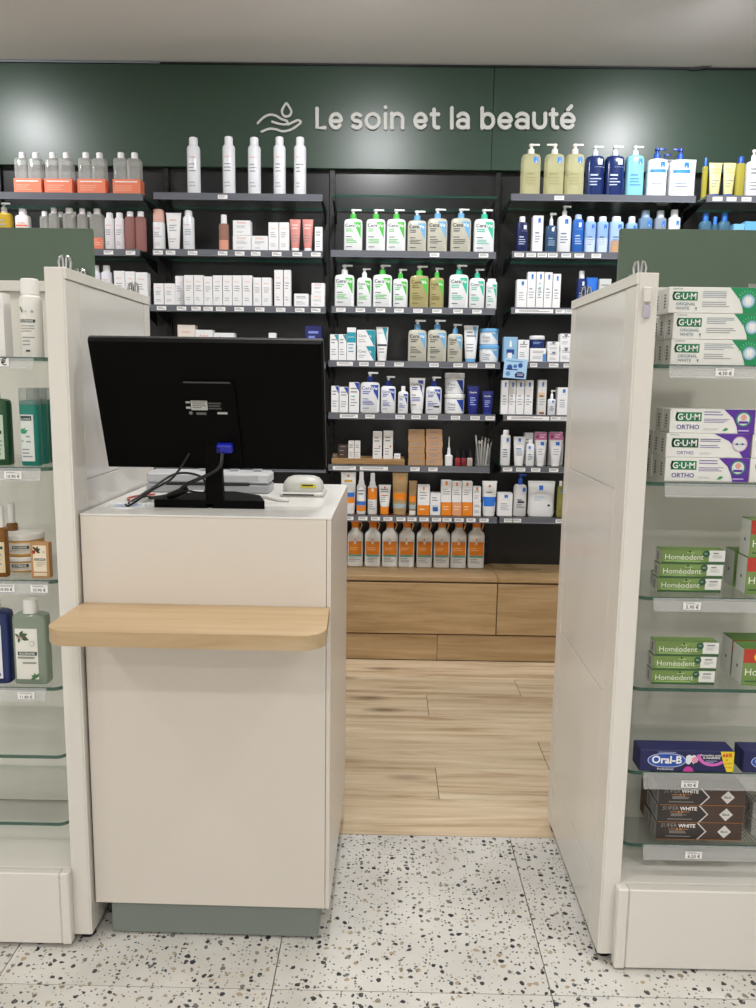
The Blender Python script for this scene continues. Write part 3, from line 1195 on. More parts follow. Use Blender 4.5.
def frame(sp, x0, x1, yt, dy=0., zb=None, sh=.985, rd=0.):
    """rd: depth of a rounded body as a share of its width (its outline lies at mid depth)"""
    z = sp.z if zb is None else zb
    Y = sp.Y + dy
    ym = yt + (12 if sp.Y > 3 else 30)
    a, b = onY(x0, ym, Y), onY(x1, ym, Y)
    if rd:
        Yc = Y + (b.x - a.x) * rd / 2
        a, b = onY(x0, ym, Yc), onY(x1, ym, Yc)
        zt = onY((x0 + x1) / 2, yt, Yc).z
    else:
        zt = onY((x0 + x1) / 2, yt, Y).z
    w_ = (b.x - a.x) * sh
    return (a.x + b.x) / 2, w_, max(.008, zt - z), z, Y


def reg(root, sp, desc, cat, pos=None, order=0):
    PRODUCTS.append(dict(o=root, desc=desc, cat=cat, bay=sp.bay, shelf=sp.shelf, x=root.location.x, pos=pos, order=order))
    return root


BLUE = mat('#1f6fd0', .45)
LRPW = mat('#e6e9ee', .35)


def d_cera(pr, acc, tc='#6b7076', small=False):
    A = mat(acc, .45)
    T = mat(tc, .5)
    pr.poly([(.02, .93), (.42, .93), (.42, .42)], A, 0)
    pr.text('Cera', -.42, .77, .5, T, 1, 'l', .015)
    pr.text('Ve', .1, .77, .27, PAPER, 1, 'l', .03)
    pr.lines(-.38, .02, .60, .72, 2, A if not small else T, 0, .45)
    pr.rect(-.38, -.08, .455, .48, T, 0)
    pr.lines(-.38, .22, .25, .4, 3, A if not small else T, 0, .4)
    pr.rect(-.38, -.06, .145, .17, T, 0)


def d_lrp(pr, acc='#1f6fd0', tc='#6d7c98', x=.18, band=None, lines=3):
    A = mat(acc, .45)
    T = mat(tc, .5)
    pr.rect(x - .11, x + .13, .80, .94, A, 0)
    pr.rect(x - .01, x + .03, .80, .84, PAPER, 1)
    pr.text('LA ROCHE-POSAY', x - .27, .73, .56, T, 0, 'l', .0, 1)
    pr.rect(-.28, .12, .52, .56, T, 0)
    pr.lines(-.3, .3, .24, .46, lines, T, 0, .35)
    if band:
        pr.rect(-.49, .49, band[0], band[1], mat(band[2], .45), 0)


def d_avene(pr, tc='#e2876f', lines=3):
    pr.text('Avène', -.27, .78, .5, mat(tc, .5), 0, 'l', .0, 2)
    pr.lines(-.3, .28, .45, .66, lines, GREY, 0, .3)
    pr.lines(-.3, .2, .14, .28, 2, mat('#b3b6ba', .5), 0, .35)


def d_sun(pr, kind=0):
    O = mat('#f08a1c', .45)
    pr.rect(-.42, .42, .36, .74, O, 0)
    pr.rect(-.08, .06, .66, .74, PAPER, 1)
    pr.rect(-.04, .02, .76, .83, O, 0)
    pr.lines(-.34, .2, .46, .56, 2, mat('#fbd7a6', .5), 1, .3)
    pr.rect(-.42, .42, .30, .355, mat('#6fae9a', .5), 0)
    pr.lines(-.38, .3, .12, .26, 3, GREY, 0, .3)


def d_plain(pr, tc='#8d9095'):
    pr.lines(-.34, .34, .6, .82, 2, mat(tc, .5), 0, .4)
    pr.lines(-.34, .3, .16, .44, 3, GREY, 0, .3)


def d_col(top, mid=None, tc='#8d9095', txt=None, tcol='#ffffff'):
    def f(pr):
        pr.rect(-.49, .49, top[0], top[1], mat(top[2], .45), 0)
        if mid:
            pr.rect(-.49, .49, mid[0], mid[1], mat(mid[2], .45), 0)
        if txt:
            pr.text(txt, -.36, .7, .7, mat(tcol, .5), 1, 'l', .01)
        pr.lines(-.34, .3, .2, .5, 3, mat(tc, .5), 1, .3)
    return f


def front_print(root, w, h, ys, draw, flat=True, name='printed_front', zo=0.):
    pr = Print(w, h, (lambda x, z: ys(x, z + zo)), 9. if flat else w / 7, .0005 if flat else .0009)
    draw(pr)
    for o in pr.build(root, name):
        o.location.z = zo


def carton(sp, x0, x1, yt, desc, draw=d_plain, body='#efeff1', dep=None, dy=0., zb=None, pos=None, name='carton', rz=0., flap=True, sh=.985):
    cx, w_, h, z, Y = frame(sp, x0, x1, yt, dy, zb, sh)
    d = dep or min(w_, .05)
    r = empty(name, (cx, Y + d / 2, z), rz)
    B = mat(body, .5)
    mb = MB().box(-w_ / 2, w_ / 2, -d / 2, d / 2, 0, h, B, .0007)
    mb.build('box', r)
    if flap:
        MB().box(-w_ / 2 + .001, w_ / 2 - .001, -d / 2 + .0015, d / 2 - .001, h, h + .0006, B).build('top_flap', r)
    if draw:
        front_print(r, w_, h, lambda x, z_: -d / 2, lambda p: (p.rect(-.49, .49, .006, .994, B, -.6), draw(p)))
    reg(r, sp, desc, 'box', pos)
    r['top'] = z + h + .0007
    r['dep'] = d
    return r


def pump_bottle(sp, x0, x1, yt, ys, desc, draw, body='#eceef1', collar=None, pump='#eef0f2', ratio=.55, dy=0., n=4., see=None, noz=1, name='pump_bottle', sh=.97, rough=.35):
    cx, w_, H_, z, Y = frame(sp, x0, x1, yt, dy, None, sh, ratio)
    hb = onY((x0 + x1) / 2, ys, Y + w_ * ratio / 2).z - z
    d = w_ * ratio
    a, b = w_ / 2, d / 2
    r = empty(name, (cx, Y + d / 2, z))
    prof = [(0, a * .93, b * .9, n), (.004, a, b, n), (hb * .82, a, b, n), (hb * .93, a * .97, b * .97, n), (hb * .98, a * .86, b * .86, n), (hb, a * .62, b * .7, 3)]
    B = clear(body, see, .12) if see else mat(body, rough)
    MB().loft(prof, B, 24).build('bottle', r)
    front_print(r, w_, hb * .97, surf_of(prof), draw, False)
    rc = min(a * .36, .0145)
    c = mat(collar or pump, .4)
    hs = H_ - hb
    MB().loft([(hb, rc, rc, 2), (hb + hs * .5, rc * .93, rc * .93, 2), (hb + hs * .56, rc * .7, rc * .7, 2)], c, 16).build('collar', r)
    P = mat(pump, .4)
    mb = MB().loft([(hb + hs * .56, rc * .45, rc * .45, 2), (hb + hs * .78, rc * .42, rc * .42, 2), (hb + hs * .8, rc * .75, rc * .75, 2), (H_, rc * .7, rc * .7, 2)], P, 12)
    mb.loft([(H_ - hs * .17, rc * 1.15, rc * .3, 3), (H_ - .0005, rc * 1.15, rc * .28, 3)], P, 10, noz * rc * 1.3, -rc * .3)
    mb.build('pump_head', r)
    reg(r, sp, desc, 'bottle')
    return r


def bottle(sp, x0, x1, yt, desc, draw, body='#eceef1', cap='#f2f2f3', ratio=.7, capw=.5, caph=.16, n=3.4, dy=0., see=None, name='bottle', sh=.97, shoulder=.05, zb=None, capsee=None, pos=None):
    cx, w_, H_, z, Y = frame(sp, x0, x1, yt, dy, zb, sh, ratio)
    hb = H_ * (1 - caph)
    d = w_ * ratio
    a, b = w_ / 2, d / 2
    r = empty(name, (cx, Y + d / 2, z))
    s2 = hb * shoulder
    prof = [(0, a * .94, b * .92, n), (.003, a, b, n), (hb - s2 * 1.6, a, b, n), (hb - s2 * .6, a * .95, b * .95, n), (hb - s2 * .15, a * .75, b * .8, n), (hb, a * capw * .95, min(b * .8, a * capw * .95), 2.4)]
    B = clear(body, see, .1) if see else mat(body, .35)
    MB().loft(prof, B, 24).build('bottle', r)
    if draw:
        front_print(r, w_, hb * .95, surf_of(prof), draw, False)
    k = a * capw
    kd = min(k, b * .96)
    kc = clear(cap, capsee, .1) if capsee else mat(cap, .4)
    MB().loft([(hb, k, kd, 2.4), (H_ - .002, k * .95, kd * .95, 2.4), (H_, k * .85, kd * .85, 2.4)], kc, 18).build('cap', r)
    reg(r, sp, desc, 'bottle', pos)
    return r


def can(sp, x0, x1, yt, desc, draw, body='#e8eaf0', cap='#eceef2', name='aerosol_can', caph=.13, dy=0., sh=.97):
    cx, w_, H_, z, Y = frame(sp, x0, x1, yt, dy, None, sh, 1.)
    a = w_ / 2
    r = empty(name, (cx, Y + a, z))
    h1 = H_ * (1 - caph) - a * .55
    prof = [(0, a * .96, a * .96, 2), (.003, a, a, 2), (h1, a, a, 2), (h1 + a * .3, a * .88, a * .88, 2), (h1 + a * .52, a * .64, a * .64, 2)]
    MB().loft(prof, mat(body, .25), 24).build('can', r)
    front_print(r, w_, h1, surf_of(prof), draw, False)
    k = a * .66
    zc = h1 + a * .5
    MB().loft([(zc, k, k, 2), (H_ - .006, k, k, 2), (H_ - .002, k * .9, k * .9, 2), (H_, k * .6, k * .6, 2)], mat(cap, .35), 18).build('cap', r)
    reg(r, sp, desc, 'spray can')
    return r


def tube(sp, x0, x1, yt, desc, draw, body='#efeff0', cap='#f1f1f2', caph=.1, dy=0., wb=.8, name='squeeze_tube', crimp=None, sh=.96, zb=None, pos=None):
    """tube standing on its cap, flat seam at the top"""
    cx, w_, H_, z, Y = frame(sp, x0, x1, yt, dy, zb, sh, wb * .78)
    a = w_ / 2
    b = a * wb
    d = b * .78
    r = empty(name, (cx, Y + d + .001, z))
    hc = H_ * caph
    MB().loft([(0, b * .93, d * .93, 2.2), (hc * .9, b * .97, d * .97, 2.2), (hc, b * .9, d * .9, 2.2)], mat(cap, .4), 18).build('cap', r)
    prof = [(hc, b * .96, d * .96, 2.2), (hc + .003, b, d, 2.2), (H_ * .5, b + (a - b) * .45, d * .72, 2.2), (H_ * .93, a * .98, .0035, 2.4), (H_, a, .0016, 3)]
    MB().loft(prof, mat(body, .35), 22).build('tube', r)
    if crimp:
        pass
    if draw:
        front_print(r, w_ * .9, H_ - hc, surf_of(prof), draw, False, zo=hc)
    MB().box(-a, a, -.0021, .0021, H_ * .955, H_ + .0002, mat(crimp or body, .4)).build('seam', r)
    reg(r, sp, desc, 'tube', pos)
    return r


def jar(sp, x0, x1, yt, desc, draw, body='#eceef1', lid='#f2f2f3', lidh=.3, dy=0., zb=None, pos=None, name='jar', n=2., ratio=1., sh=.97):
    cx, w_, H_, z, Y = frame(sp, x0, x1, yt, dy, zb, sh, ratio)
    a = w_ / 2
    b = a * ratio
    r = empty(name, (cx, Y + b, z))
    hb = H_ * (1 - lidh)
    prof = [(0, a * .86, b * .86, n), (.004, a * .94, b * .94, n), (hb * .9, a * .96, b * .96, n), (hb, a * .92, b * .92, n)]
    MB().loft(prof, mat(body, .35), 28).build('jar', r)
    front_print(r, w_, hb, surf_of(prof), draw, False)
    MB().loft([(hb, a * .985, b * .985, n), (hb + .001, a, b, n), (H_ - .003, a, b, n), (H_, a * .95, b * .95, n)], mat(lid, .4), 28).build('lid', r)
    reg(r, sp, desc, 'jar', pos)
    r['top'] = z + H_ + .0004
    return r


def pouch(sp, x0, x1, yt, desc, draw, body='#e9ebee', dy=0., rz=0., dep=.04, name='refill_pouch', see=None):
    cx, w_, H_, z, Y = frame(sp, x0, x1, yt, dy, None, .96)
    a = w_ / 2
    r = empty(name, (cx, Y + dep / 2 + .002, z), rz)
    prof = [(0, a * .9, dep / 2, 2.6), (H_ * .08, a * .97, dep / 2 * 1.05, 2.4), (H_ * .45, a * .95, dep / 2 * .8, 2.3), (H_ * .8, a * .96, .006, 2.4), (H_ * .97, a, .0022, 3), (H_, a * .97, .0018, 3)]
    MB().loft(prof, mat(body, .3), 26).build('pouch', r)
    MB().box(-a * .97, a * .97, -.0026, .0026, H_ * .93, H_, mat(body, .35), .0005).build('seal', r)
    front_print(r, w_ * .9, H_ * .95, surf_of(prof), draw, False)
    reg(r, sp, desc, 'pouch')
    return r


def wall_shelf(bay, shelf, x0, x1, yr, tickets, rail=True, X1=None, X0=None, z=None, note=''):
    """glass shelf of a wall bay: pane, price rail with tickets, two brackets"""
    SY = 3.65
    zs = z if z is not None else onY((x0 + x1) / 2, yr, SY).z
    a = X0 if X0 is not None else onY(x0, yr, SY).x
    b = X1 if X1 is not None else onY(x1, yr, SY).x
    r = empty('wall_shelf', ((a + b) / 2, SY, zs - .008))
    h = (b - a) / 2
    MB().prism([(-h, .002), (h, .002), (h, .288), (-h, .288)], 0, .008, GLASS, 'z', GEDGE).build('glass_pane', r)
    if rail:
        rl = MB().prism([(-.008, .0095), (-.0062, .0095), (-.004, -.0185), (-.009, -.0195), (-.0092, -.017), (-.0072, -.015)], -h, h, RAIL, 'x')
        rl.box(-h, h, -.0045, .0015, .0, .0078, mat('#5d6068', .35))
        rl = rl.build('price_rail', r, smooth=False)
        me = None
        for t in tickets:
            if isinstance(t, tuple):
                ta, tb = onY(t[0], yr, SY).x, onY(t[1], yr, SY).x
                xc, tw = (ta + tb) / 2 - r.location.x, tb - ta
                ticket(rl, xc, -.0145, -.0077, tw, .0165)
            else:
                xc = onY(t, yr, SY).x - r.location.x
                if abs(xc) > h - .02:
                    continue
                if me is None:
                    o = ticket(rl, 0, 0, 0, .041, .0165)
                    me = o.data
                else:
                    o = bpy.data.objects.new('price_ticket', me)
                    COL.objects.link(o)
                    o.parent = rl
                o.location = (xc, -.0077, -.0145)
    for q in (-h + .006, h - .006):
        MB().prism([(.03, -.001), (.286, -.001), (.286, -.06), (.25, -.05), (.05, -.014), (.03, -.01)], q - .0025, q + .0025, mat('#0d0d0f', .45), 'x').build('bracket', r)
    tag(r, 'glass wall shelf with price rail, %s shelf of %s' % (shelf, bay) + note if rail else 'bare glass wall shelf without price rail above the middle wall bay', 'shelf', 'glass wall shelves')
    return Spot(YP, zs + .0003, bay, shelf + ' shelf')

FL, LB, MID, RB, FR = 'far-left wall bay', 'left wall bay', 'middle wall bay', 'right wall bay', 'far-right wall bay'
CAPW = '#f0f0f1'

# ---- far-left bay
s = wall_shelf(FL, 'top', 0, 143, 193.4, [], X0=-1.80)


def twin_pack(sp, x0, x1, yt, desc):
    cx, w_, H_, z, Y = frame(sp, x0, x1, yt)
    r = empty('twin_pack', (cx, Y + .03, z))
    a = w_ / 4 - .0008
    hb = H_ * .86
    for q in (-1, 1):
        cxx = q * w_ / 4
        prof = [(0, a * .95, .027, 5), (.003, a, .029, 5), (hb * .93, a, .029, 5), (hb * .985, a * .9, .026, 4), (hb, a * .55, .016, 2)]
        MB().loft(prof, clear('#f2f2ef', .22, .06), 20, cxx).build('bottle', r)
        MB().loft([(hb, a * .5, a * .5, 2), (H_ - .002, a * .48, a * .48, 2), (H_, a * .42, a * .42, 2)], mat(CAPW, .4), 16, cxx).build('cap', r)
    hs = H_ * .37
    mb = MB().box(-w_ / 2 - .0006, w_ / 2 + .0006, -.0298, -.0294, .004, hs, mat('#e8805f', .45))
    mb.box(-w_ / 2 - .0010, -w_ / 2 - .0006, -.0298, .0298, .004, hs, mat('#e8805f', .45)).box(w_ / 2 + .0006, w_ / 2 + .001, -.0298, .0298, .004, hs, mat('#e8805f', .45))
    mb.box(-w_ / 2 - .0006, w_ / 2 + .0006, .0294, .0298, .004, hs, mat('#e8805f', .45))
    mb.build('sleeve', r)

    def dr(pr):
        pr.rect(-.42, .4, .8, .87, PAPER, 0)
        pr.lines(-.42, .2, .2, .6, 3, mat('#f3b49e', .5), 0, .3)
    front_print(r, w_, hs, lambda x, z_: -.0298, dr)
    reg(r, sp, desc, 'bottle pack')


for x0, x1 in ((12.7, 40.2), (43.4, 71), (76.6, 104.5), (112, 139.7)):
    twin_pack(s, x0, x1, 151, 'clear twin bottle pack with orange sleeve')

s = wall_shelf(FL, 'second', 92, 140, 249.5, [109, 131], X0=-1.80)
pump_bottle(s, -4, 12.7, 203, 213, 'yellow pump bottle with white pump', d_plain, '#d8b83e', None, CAPW, see=.6)
bottle(s, 16, 30.7, 209, 'white bottle with coral lettering', lambda p: (d_avene(p, '#dd6a50'), p.rect(-.4, .4, .70, .75, mat('#dd6a50', .5), 0)), '#e9e4e2', capw=.52)


def d_mic(pr):
    pr.rect(-.47, .47, .02, .36, mat('#e8805f', .45), 0)
    pr.lines(-.4, .3, .1, .3, 3, mat('#f6c4b2', .5), 1, .3)


def d_none(pr):
    pass


for x0, x1, yt, dy in ((40.6, 49.3, 211.4, .0), (49.6, 58.8, 208, .0), (63.8, 75.6, 208.3, 0), (78, 87.4, 208.8, 0)):
    bottle(s, x0, x1, yt, 'clear square bottle of toner with white cap', d_mic, '#e9e9e4', CAPW, .9, .62, .13, 5, dy, .24)
bottle(s, 90.6, 104.6, 209, 'large clear micellar bottle with orange lower label', d_mic, '#e9e9e4', CAPW, .8, .5, .13, 5, 0, .24)
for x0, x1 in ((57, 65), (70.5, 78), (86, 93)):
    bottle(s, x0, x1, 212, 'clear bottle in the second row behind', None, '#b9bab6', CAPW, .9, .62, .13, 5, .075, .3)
for x0, x1 in ((105.2, 114.7), (115.2, 124.6)):
    bottle(s, x0, x1, 213, 'slim white bottle with coral lettering', d_avene, '#e9e6ea', CAPW, .9, .7, .13, 3)
for x0, x1 in ((125.4, 135.4), (136, 146)):
    bottle(s, x0, x1, 211.8, 'translucent pink bottle with white cap', d_none, '#dba59f', CAPW, .9, .64, .13, 4, 0, .34)

s = wall_shelf(FL, 'third', 92, 140, 305.5, [109, 131], X0=-1.80)
for x0, x1 in ((92.5, 100.7), (101.6, 112.2)):
    bottle(s, x0, x1, 265.6, 'white bottle with rounded white cap behind the end panel', d_avene, '#e6e6ee', CAPW, .9, .66, .15, 2.4)
for x0, x1, yt in ((114, 124.8, 271), (125.2, 135, 271.6), (135.5, 147.5, 272.4)):
    carton(s, x0, x1, yt, 'white carton with coral lettering behind the end panel', d_avene)

# ---- left bay
s = wall_shelf(LB, 'top', 153.8, 322.5, 194, [223])
for x0, x1, yt in ((186.8, 200.3, 137.5), (222.3, 235.2, 136.7), (247.7, 260.9, 137.5), (273.3, 285.8, 137), (293.7, 306.4, 137.2)):
    can(s, x0, x1, yt, 'tall white aerosol can with white cap', d_avene)

s = wall_shelf(LB, 'second', 153, 322.5, 250.4, [158.5, 171, 193, 223, 240, 256, 277, 297.5, 316])
bottle(s, 153, 165, 210, 'white foamer bottle with tall pink cap', d_avene, '#e6e8ea', '#e3b3a6', 1., .95, .3, 2.2, shoulder=.02)
tube(s, 165.9, 181.6, 213, 'wide white tube on a pink cap', d_avene, '#ecebec', '#e6c3b8', .05, wb=.7)
can(s, 182.9, 194.5, 210.5, 'small white aerosol can with white cap', d_avene)
bottle(s, 219, 229, 215, 'small clear bottle of pink lotion with white cap', lambda p: p.rect(-.47, .47, .03, .42, mat('#dd9a83', .4), 0), '#cf9f8e', CAPW, .9, .62, .24, 3, 0, .45)
b1 = carton(s, 232.8, 251, 235.6, 'low white carton with pale lettering', d_avene, pos='lower of two stacked')
carton(s, 232.8, 250.6, 220.5, 'low white carton with pale lettering', d_avene, zb=b1['top'], pos='upper of two stacked')
carton(s, 251.3, 268, 236, 'single low white carton', d_avene)
for x0, x1 in ((268.4, 278.6), (279, 289)):
    carton(s, x0, x1, 222.4, 'upright white carton with coral lettering', d_avene)
for x0, x1 in ((289.6, 301), (302.2, 313.6)):
    tube(s, x0, x1, 219.5, 'salmon pink tube on a white cap', lambda p: d_plain(p, '#f3d2cc'), '#d98f88', CAPW, .13, wb=.72)
carton(s, 314.8, 322.3, 227, 'slim white carton at the shelf end', d_plain)

s = wall_shelf(LB, 'third', 150.5, 326, 306, [162, 182, 196.5, 208.5, 221, 239.5, 260, 281, 300, 316])
for x0, x1, yt, dy in ((153.8, 163.8, 283.5, 0), (164.3, 174.8, 283.5, 0), (175.4, 183.6, 276, .03), (184, 193.4, 275.3, 0), (193.8, 203.4, 275.3, 0), (203.9, 212.4, 276.6, 0),
                       (212.9, 222.2, 275.5, 0), (222.7, 232, 275.5, 0), (232.4, 241.8, 275.5, 0), (242.3, 252, 275.5, 0), (253.2, 261.3, 277.7, 0), (261.8, 271.4, 277.7, 0),
                       (274.2, 283, 270, 0), (283.8, 290.8, 270, 0)):
    carton(s, x0, x1, yt, 'upright white carton', d_avene, dy=dy)
carton(s, 294, 308.5, 293.8, 'low wide white carton', d_plain)
b1 = carton(s, 310.8, 324.6, 294.8, 'small white carton', d_avene, pos='lower of two stacked')
carton(s, 311.4, 324.8, 283.2, 'small white carton', d_avene, zb=b1['top'], pos='upper of two stacked')

s = wall_shelf(LB, 'fourth', 152, 326, 361.2, [])
carton(s, 177.6, 195, 325, 'cream carton above the monitor edge', d_avene, '#ece2da')
carton(s, 195.4, 213, 330, 'white carton above the monitor edge', d_avene)
carton(s, 213.4, 234.7, 333, 'wide white carton above the monitor edge', d_avene)
carton(s, 268.6, 276, 333, 'tiny white carton above the monitor edge', d_plain)
carton(s, 305, 321.7, 326, 'navy blue carton above the monitor edge', lambda p: p.lines(-.3, .3, .6, .86, 2, mat('#7f8fd8', .5), 0, .5), '#1c2266')
s5 = wall_shelf(LB, 'fifth', 152, 326, 413.4, [])
s6 = wall_shelf(LB, 'sixth', 152, 326, 465.2, [])
for x0, x1 in ((238, 250), (251, 262)):
    carton(s6, x0, x1, 449, 'white carton below the monitor edge', d_plain)

# ---- middle bay
wall_shelf(MID, 'bare', 331, 497, 195.5, [], rail=False)
GRN, AZU, TEA, NAV = '#4fc24a', '#6fb0e2', '#35c3a0', '#2446ae'
s = wall_shelf(MID, 'top', 331, 496, 251.5, [434.5, 483.5])
for x0, x1 in ((343.9, 362.9), (366, 385.9), (386.6, 406.2)):
    pump_bottle(s, x0, x1, 209.6, 219.6, 'white pump bottle with green collar', lambda p: d_cera(p, GRN), collar=GRN)
for x0, x1, yt, ys in ((407.4, 426.9, 211, 221), (427.3, 447.8, 209, 219), (450.6, 471.4, 209, 218.8)):
    pump_bottle(s, x0, x1, yt, ys, 'greige pump bottle with blue collar', lambda p: d_cera(p, AZU, '#4a5056', True), '#c3c1b2', AZU)
pump_bottle(s, 473.8, 494.7, 209.6, 219.6, 'white pump bottle with teal collar', lambda p: d_cera(p, TEA), collar=TEA)

s = wall_shelf(MID, 'second', 331.8, 495, 307.6, [341, 360.5, 380.5, 399, 418, 437, 458, 477, 491])
pump_bottle(s, 334.6, 354.8, 265, 275, 'large white bottle with white pump', lambda p: d_cera(p, GRN))
pump_bottle(s, 357, 371.9, 268.4, 278, 'small white bottle with white pump', lambda p: d_cera(p, GRN))
pump_bottle(s, 372.8, 392.5, 265, 275, 'large white bottle with green collar', lambda p: d_cera(p, GRN), collar=GRN)
pump_bottle(s, 393, 408.1, 269, 279, 'small white bottle with green collar', lambda p: d_cera(p, GRN), collar=GRN)
pump_bottle(s, 409.6, 429.2, 266, 276, 'large clear yellow oil bottle with green collar', lambda p: d_cera(p, GRN, '#6d6433', True), '#cfc58e', GRN, see=.6)
pump_bottle(s, 429.6, 444.2, 268, 278, 'small clear yellow oil bottle with green collar', lambda p: d_cera(p, GRN, '#6d6433', True), '#cfc58e', GRN, see=.6)
pump_bottle(s, 449, 468.8, 265, 275, 'large white bottle with teal collar', lambda p: d_cera(p, TEA), collar=TEA)
pump_bottle(s, 469.2, 485, 269, 278.5, 'small white bottle with teal collar', lambda p: d_cera(p, TEA), collar=TEA)
bottle(s, 485.9, 497, 279, 'small white bottle with flat white cap', lambda p: d_cera(p, TEA), capw=.78, caph=.08, ratio=.6)

s = wall_shelf(MID, 'third', 328.6, 500, 361.5, [(337, 353), 364, 380, 399, 434, 458, 472.5, 490])
for x0, x1 in ((330, 338.1), (338.5, 346.6)):
    carton(s, x0, x1, 334.4, 'slim white carton with teal corner', lambda p: (p.poly([(.0, .99), (.48, .99), (.48, .7)], mat('#1f9aa6', .45), 0), d_plain(p)))
carton(s, 347, 355.8, 327.6, 'tall teal and white carton', d_col((.55, .86, '#1f9ab0'), None, '#1f9ab0', 'CeraVe'))
CB = lambda p: (p.poly([(-.02, .99), (.49, .99), (.49, .02), (.42, .02)], mat('#1c95a8', .45), 0), p.text('Cera', -.42, .55, .42, GREY, 1), p.text('Ve', .06, .55, .22, PAPER, 1), p.lines(-.42, .0, .14, .4, 2, GREY, 0, .3))
b1 = carton(s, 356.8, 375.3, 346, 'white and teal carton', CB, pos='lower of two stacked')
carton(s, 356.8, 375.3, 330, 'white and teal carton', CB, zb=b1['top'], pos='upper of two stacked')
tube(s, 375.8, 388.6, 327, 'white tube with teal corner and dark band', lambda p: (p.poly([(.0, .98), (.42, .98), (.42, .52)], mat('#1f9ab0', .45), 0), p.rect(-.42, .42, .38, .44, mat('#2c3350', .45), 0),
     p.text('Cera', -.38, .78, .42, GREY, 1), p.lines(-.3, .2, .1, .3, 2, GREY, 0, .3)), wb=.75)
for x0, x1, yt, ys, d_ in ((408, 427, 320, 330, 'large'), (427.4, 447, 320, 330, 'large'), (447.5, 462.8, 324, 334, 'small')):
    pump_bottle(s, x0, x1, yt, ys, d_ + ' greige pump bottle with blue collar', lambda p: d_cera(p, AZU, '#4a5056', True), '#c3c1b2', AZU)
tube(s, 463.4, 478.4, 325.6, 'white tube on a sky blue cap', lambda p: (p.poly([(.1, .98), (.42, .98), (.42, .5)], mat(AZU, .45), 0), d_plain(p)), '#eceef1', AZU, .1, wb=.74)
JB = lambda p: (p.poly([(.05, .9), (.45, .9), (.45, .2)], mat(AZU, .45), 0), p.text('Cera', -.36, .5, .36, GREY, 1), p.lines(-.36, .0, .15, .38, 2, GREY, 0, .35))
b1 = jar(s, 478.6, 499, 345.4, 'wide jar with sky blue lid', JB, '#e4e8ec', AZU, .22, pos='lower of two stacked')
jar(s, 478.8, 498.8, 329, 'wide jar with sky blue lid', JB, '#e4e8ec', AZU, .22, zb=b1['top'], pos='upper of two stacked')

s = wall_shelf(MID, 'fourth', 334, 495.4, 413.8, [(340, 358), 370, 400, 416, 433, 455.5, 475, 490], X0=-.262)
NC = lambda p: (p.poly([(.0, .99), (.48, .99), (.48, .7)], mat(NAV, .45), 0), d_plain(p))
carton(s, 331.2, 338.8, 386, 'slim white carton with navy corner', NC)
carton(s, 339.3, 348.2, 387, 'slim white carton with navy corner', NC)
carton(s, 349, 359.2, 382.4, 'taller white carton with navy corner and mint line', lambda p: (NC(p), p.rect(-.3, .1, .52, .56, mat('#65c7a2', .5), 1)))
pump_bottle(s, 360.2, 380.3, 372, 382, 'large white pump bottle with navy collar', lambda p: d_cera(p, NAV, '#7b86b0'), collar='#20348f')
pump_bottle(s, 380.9, 396, 376, 386, 'medium white pump bottle with navy collar beside the large one', lambda p: d_cera(p, NAV, '#7b86b0'), collar='#20348f')
bottle(s, 398, 408.2, 386, 'small white bottle with slim white cap', lambda p: d_cera(p, NAV), capw=.45, caph=.2)
tube(s, 409, 425.4, 378, 'white tube with navy corner', lambda p: d_cera(p, NAV), wb=.78)
pump_bottle(s, 425.8, 441.9, 376.6, 386.5, 'medium white pump bottle with navy collar beside the jars', lambda p: (d_cera(p, NAV, '#7b86b0'), p.rect(.0, .36, .24, .3, INK, 1)), collar='#20348f')
JB2 = lambda p: (p.poly([(.05, .9), (.4, .9), (.4, .1)], mat(NAV, .45), 0), p.text('Cera', -.36, .55, .36, GREY, 1), p.lines(-.36, .0, .15, .42, 2, GREY, 0, .35))
b1 = jar(s, 443.9, 465, 394, 'tall white jar with navy triangle', JB2, '#e9ebee', '#eff0f1', .2, pos='lower of two stacked')
jar(s, 444.2, 464.8, 373, 'tall white jar with navy triangle', JB2, '#e9ebee', '#c9c9c9', .26, zb=b1['top'], pos='upper of two stacked')
DT = lambda p: (p.text('CeraVe', -.36, .72, .66, PAPER, 0), p.lines(-.3, .25, .2, .55, 4, mat('#9fb2e8', .5), 0, .35))
tube(s, 467, 479.3, 386, 'larger navy blue tube', DT, '#1a2478', '#1a2478', .1, wb=.78)
tube(s, 481.6, 493.4, 391, 'smaller navy blue tube', DT, '#1a2478', '#2a3a9a', .1, wb=.78)

s = wall_shelf(MID, 'fifth', 328.3, 489.6, 465.7, [(333, 356), (360, 388), 415, 433])
cx, w_, h, z, Y = frame(s, 331, 405, 458.3)
r = empty('wooden_tray', (cx, Y + .07, z))
TW = wood('tray_wood', '#8e6d45', '#a58255', '#b89667', 2, .5, .2)
MB().box(-w_ / 2, w_ / 2, -.07, .07, 0, .014, TW, .001).build('base', r)
MB().box(-w_ / 2, w_ / 2, -.07, -.062, .0142, .026, TW, .001).build('front_lip', r)
MB().box(-w_ / 2, w_ / 2, .062, .07, .0142, .026, TW, .001).build('back_lip', r)
reg(r, s, 'low wooden display tray', 'tray')
st = Spot(s.Y + .012, z + .0265, MID, 'wooden tray')
st.z = z + .0144
tz = onY(340, 458, YP).z


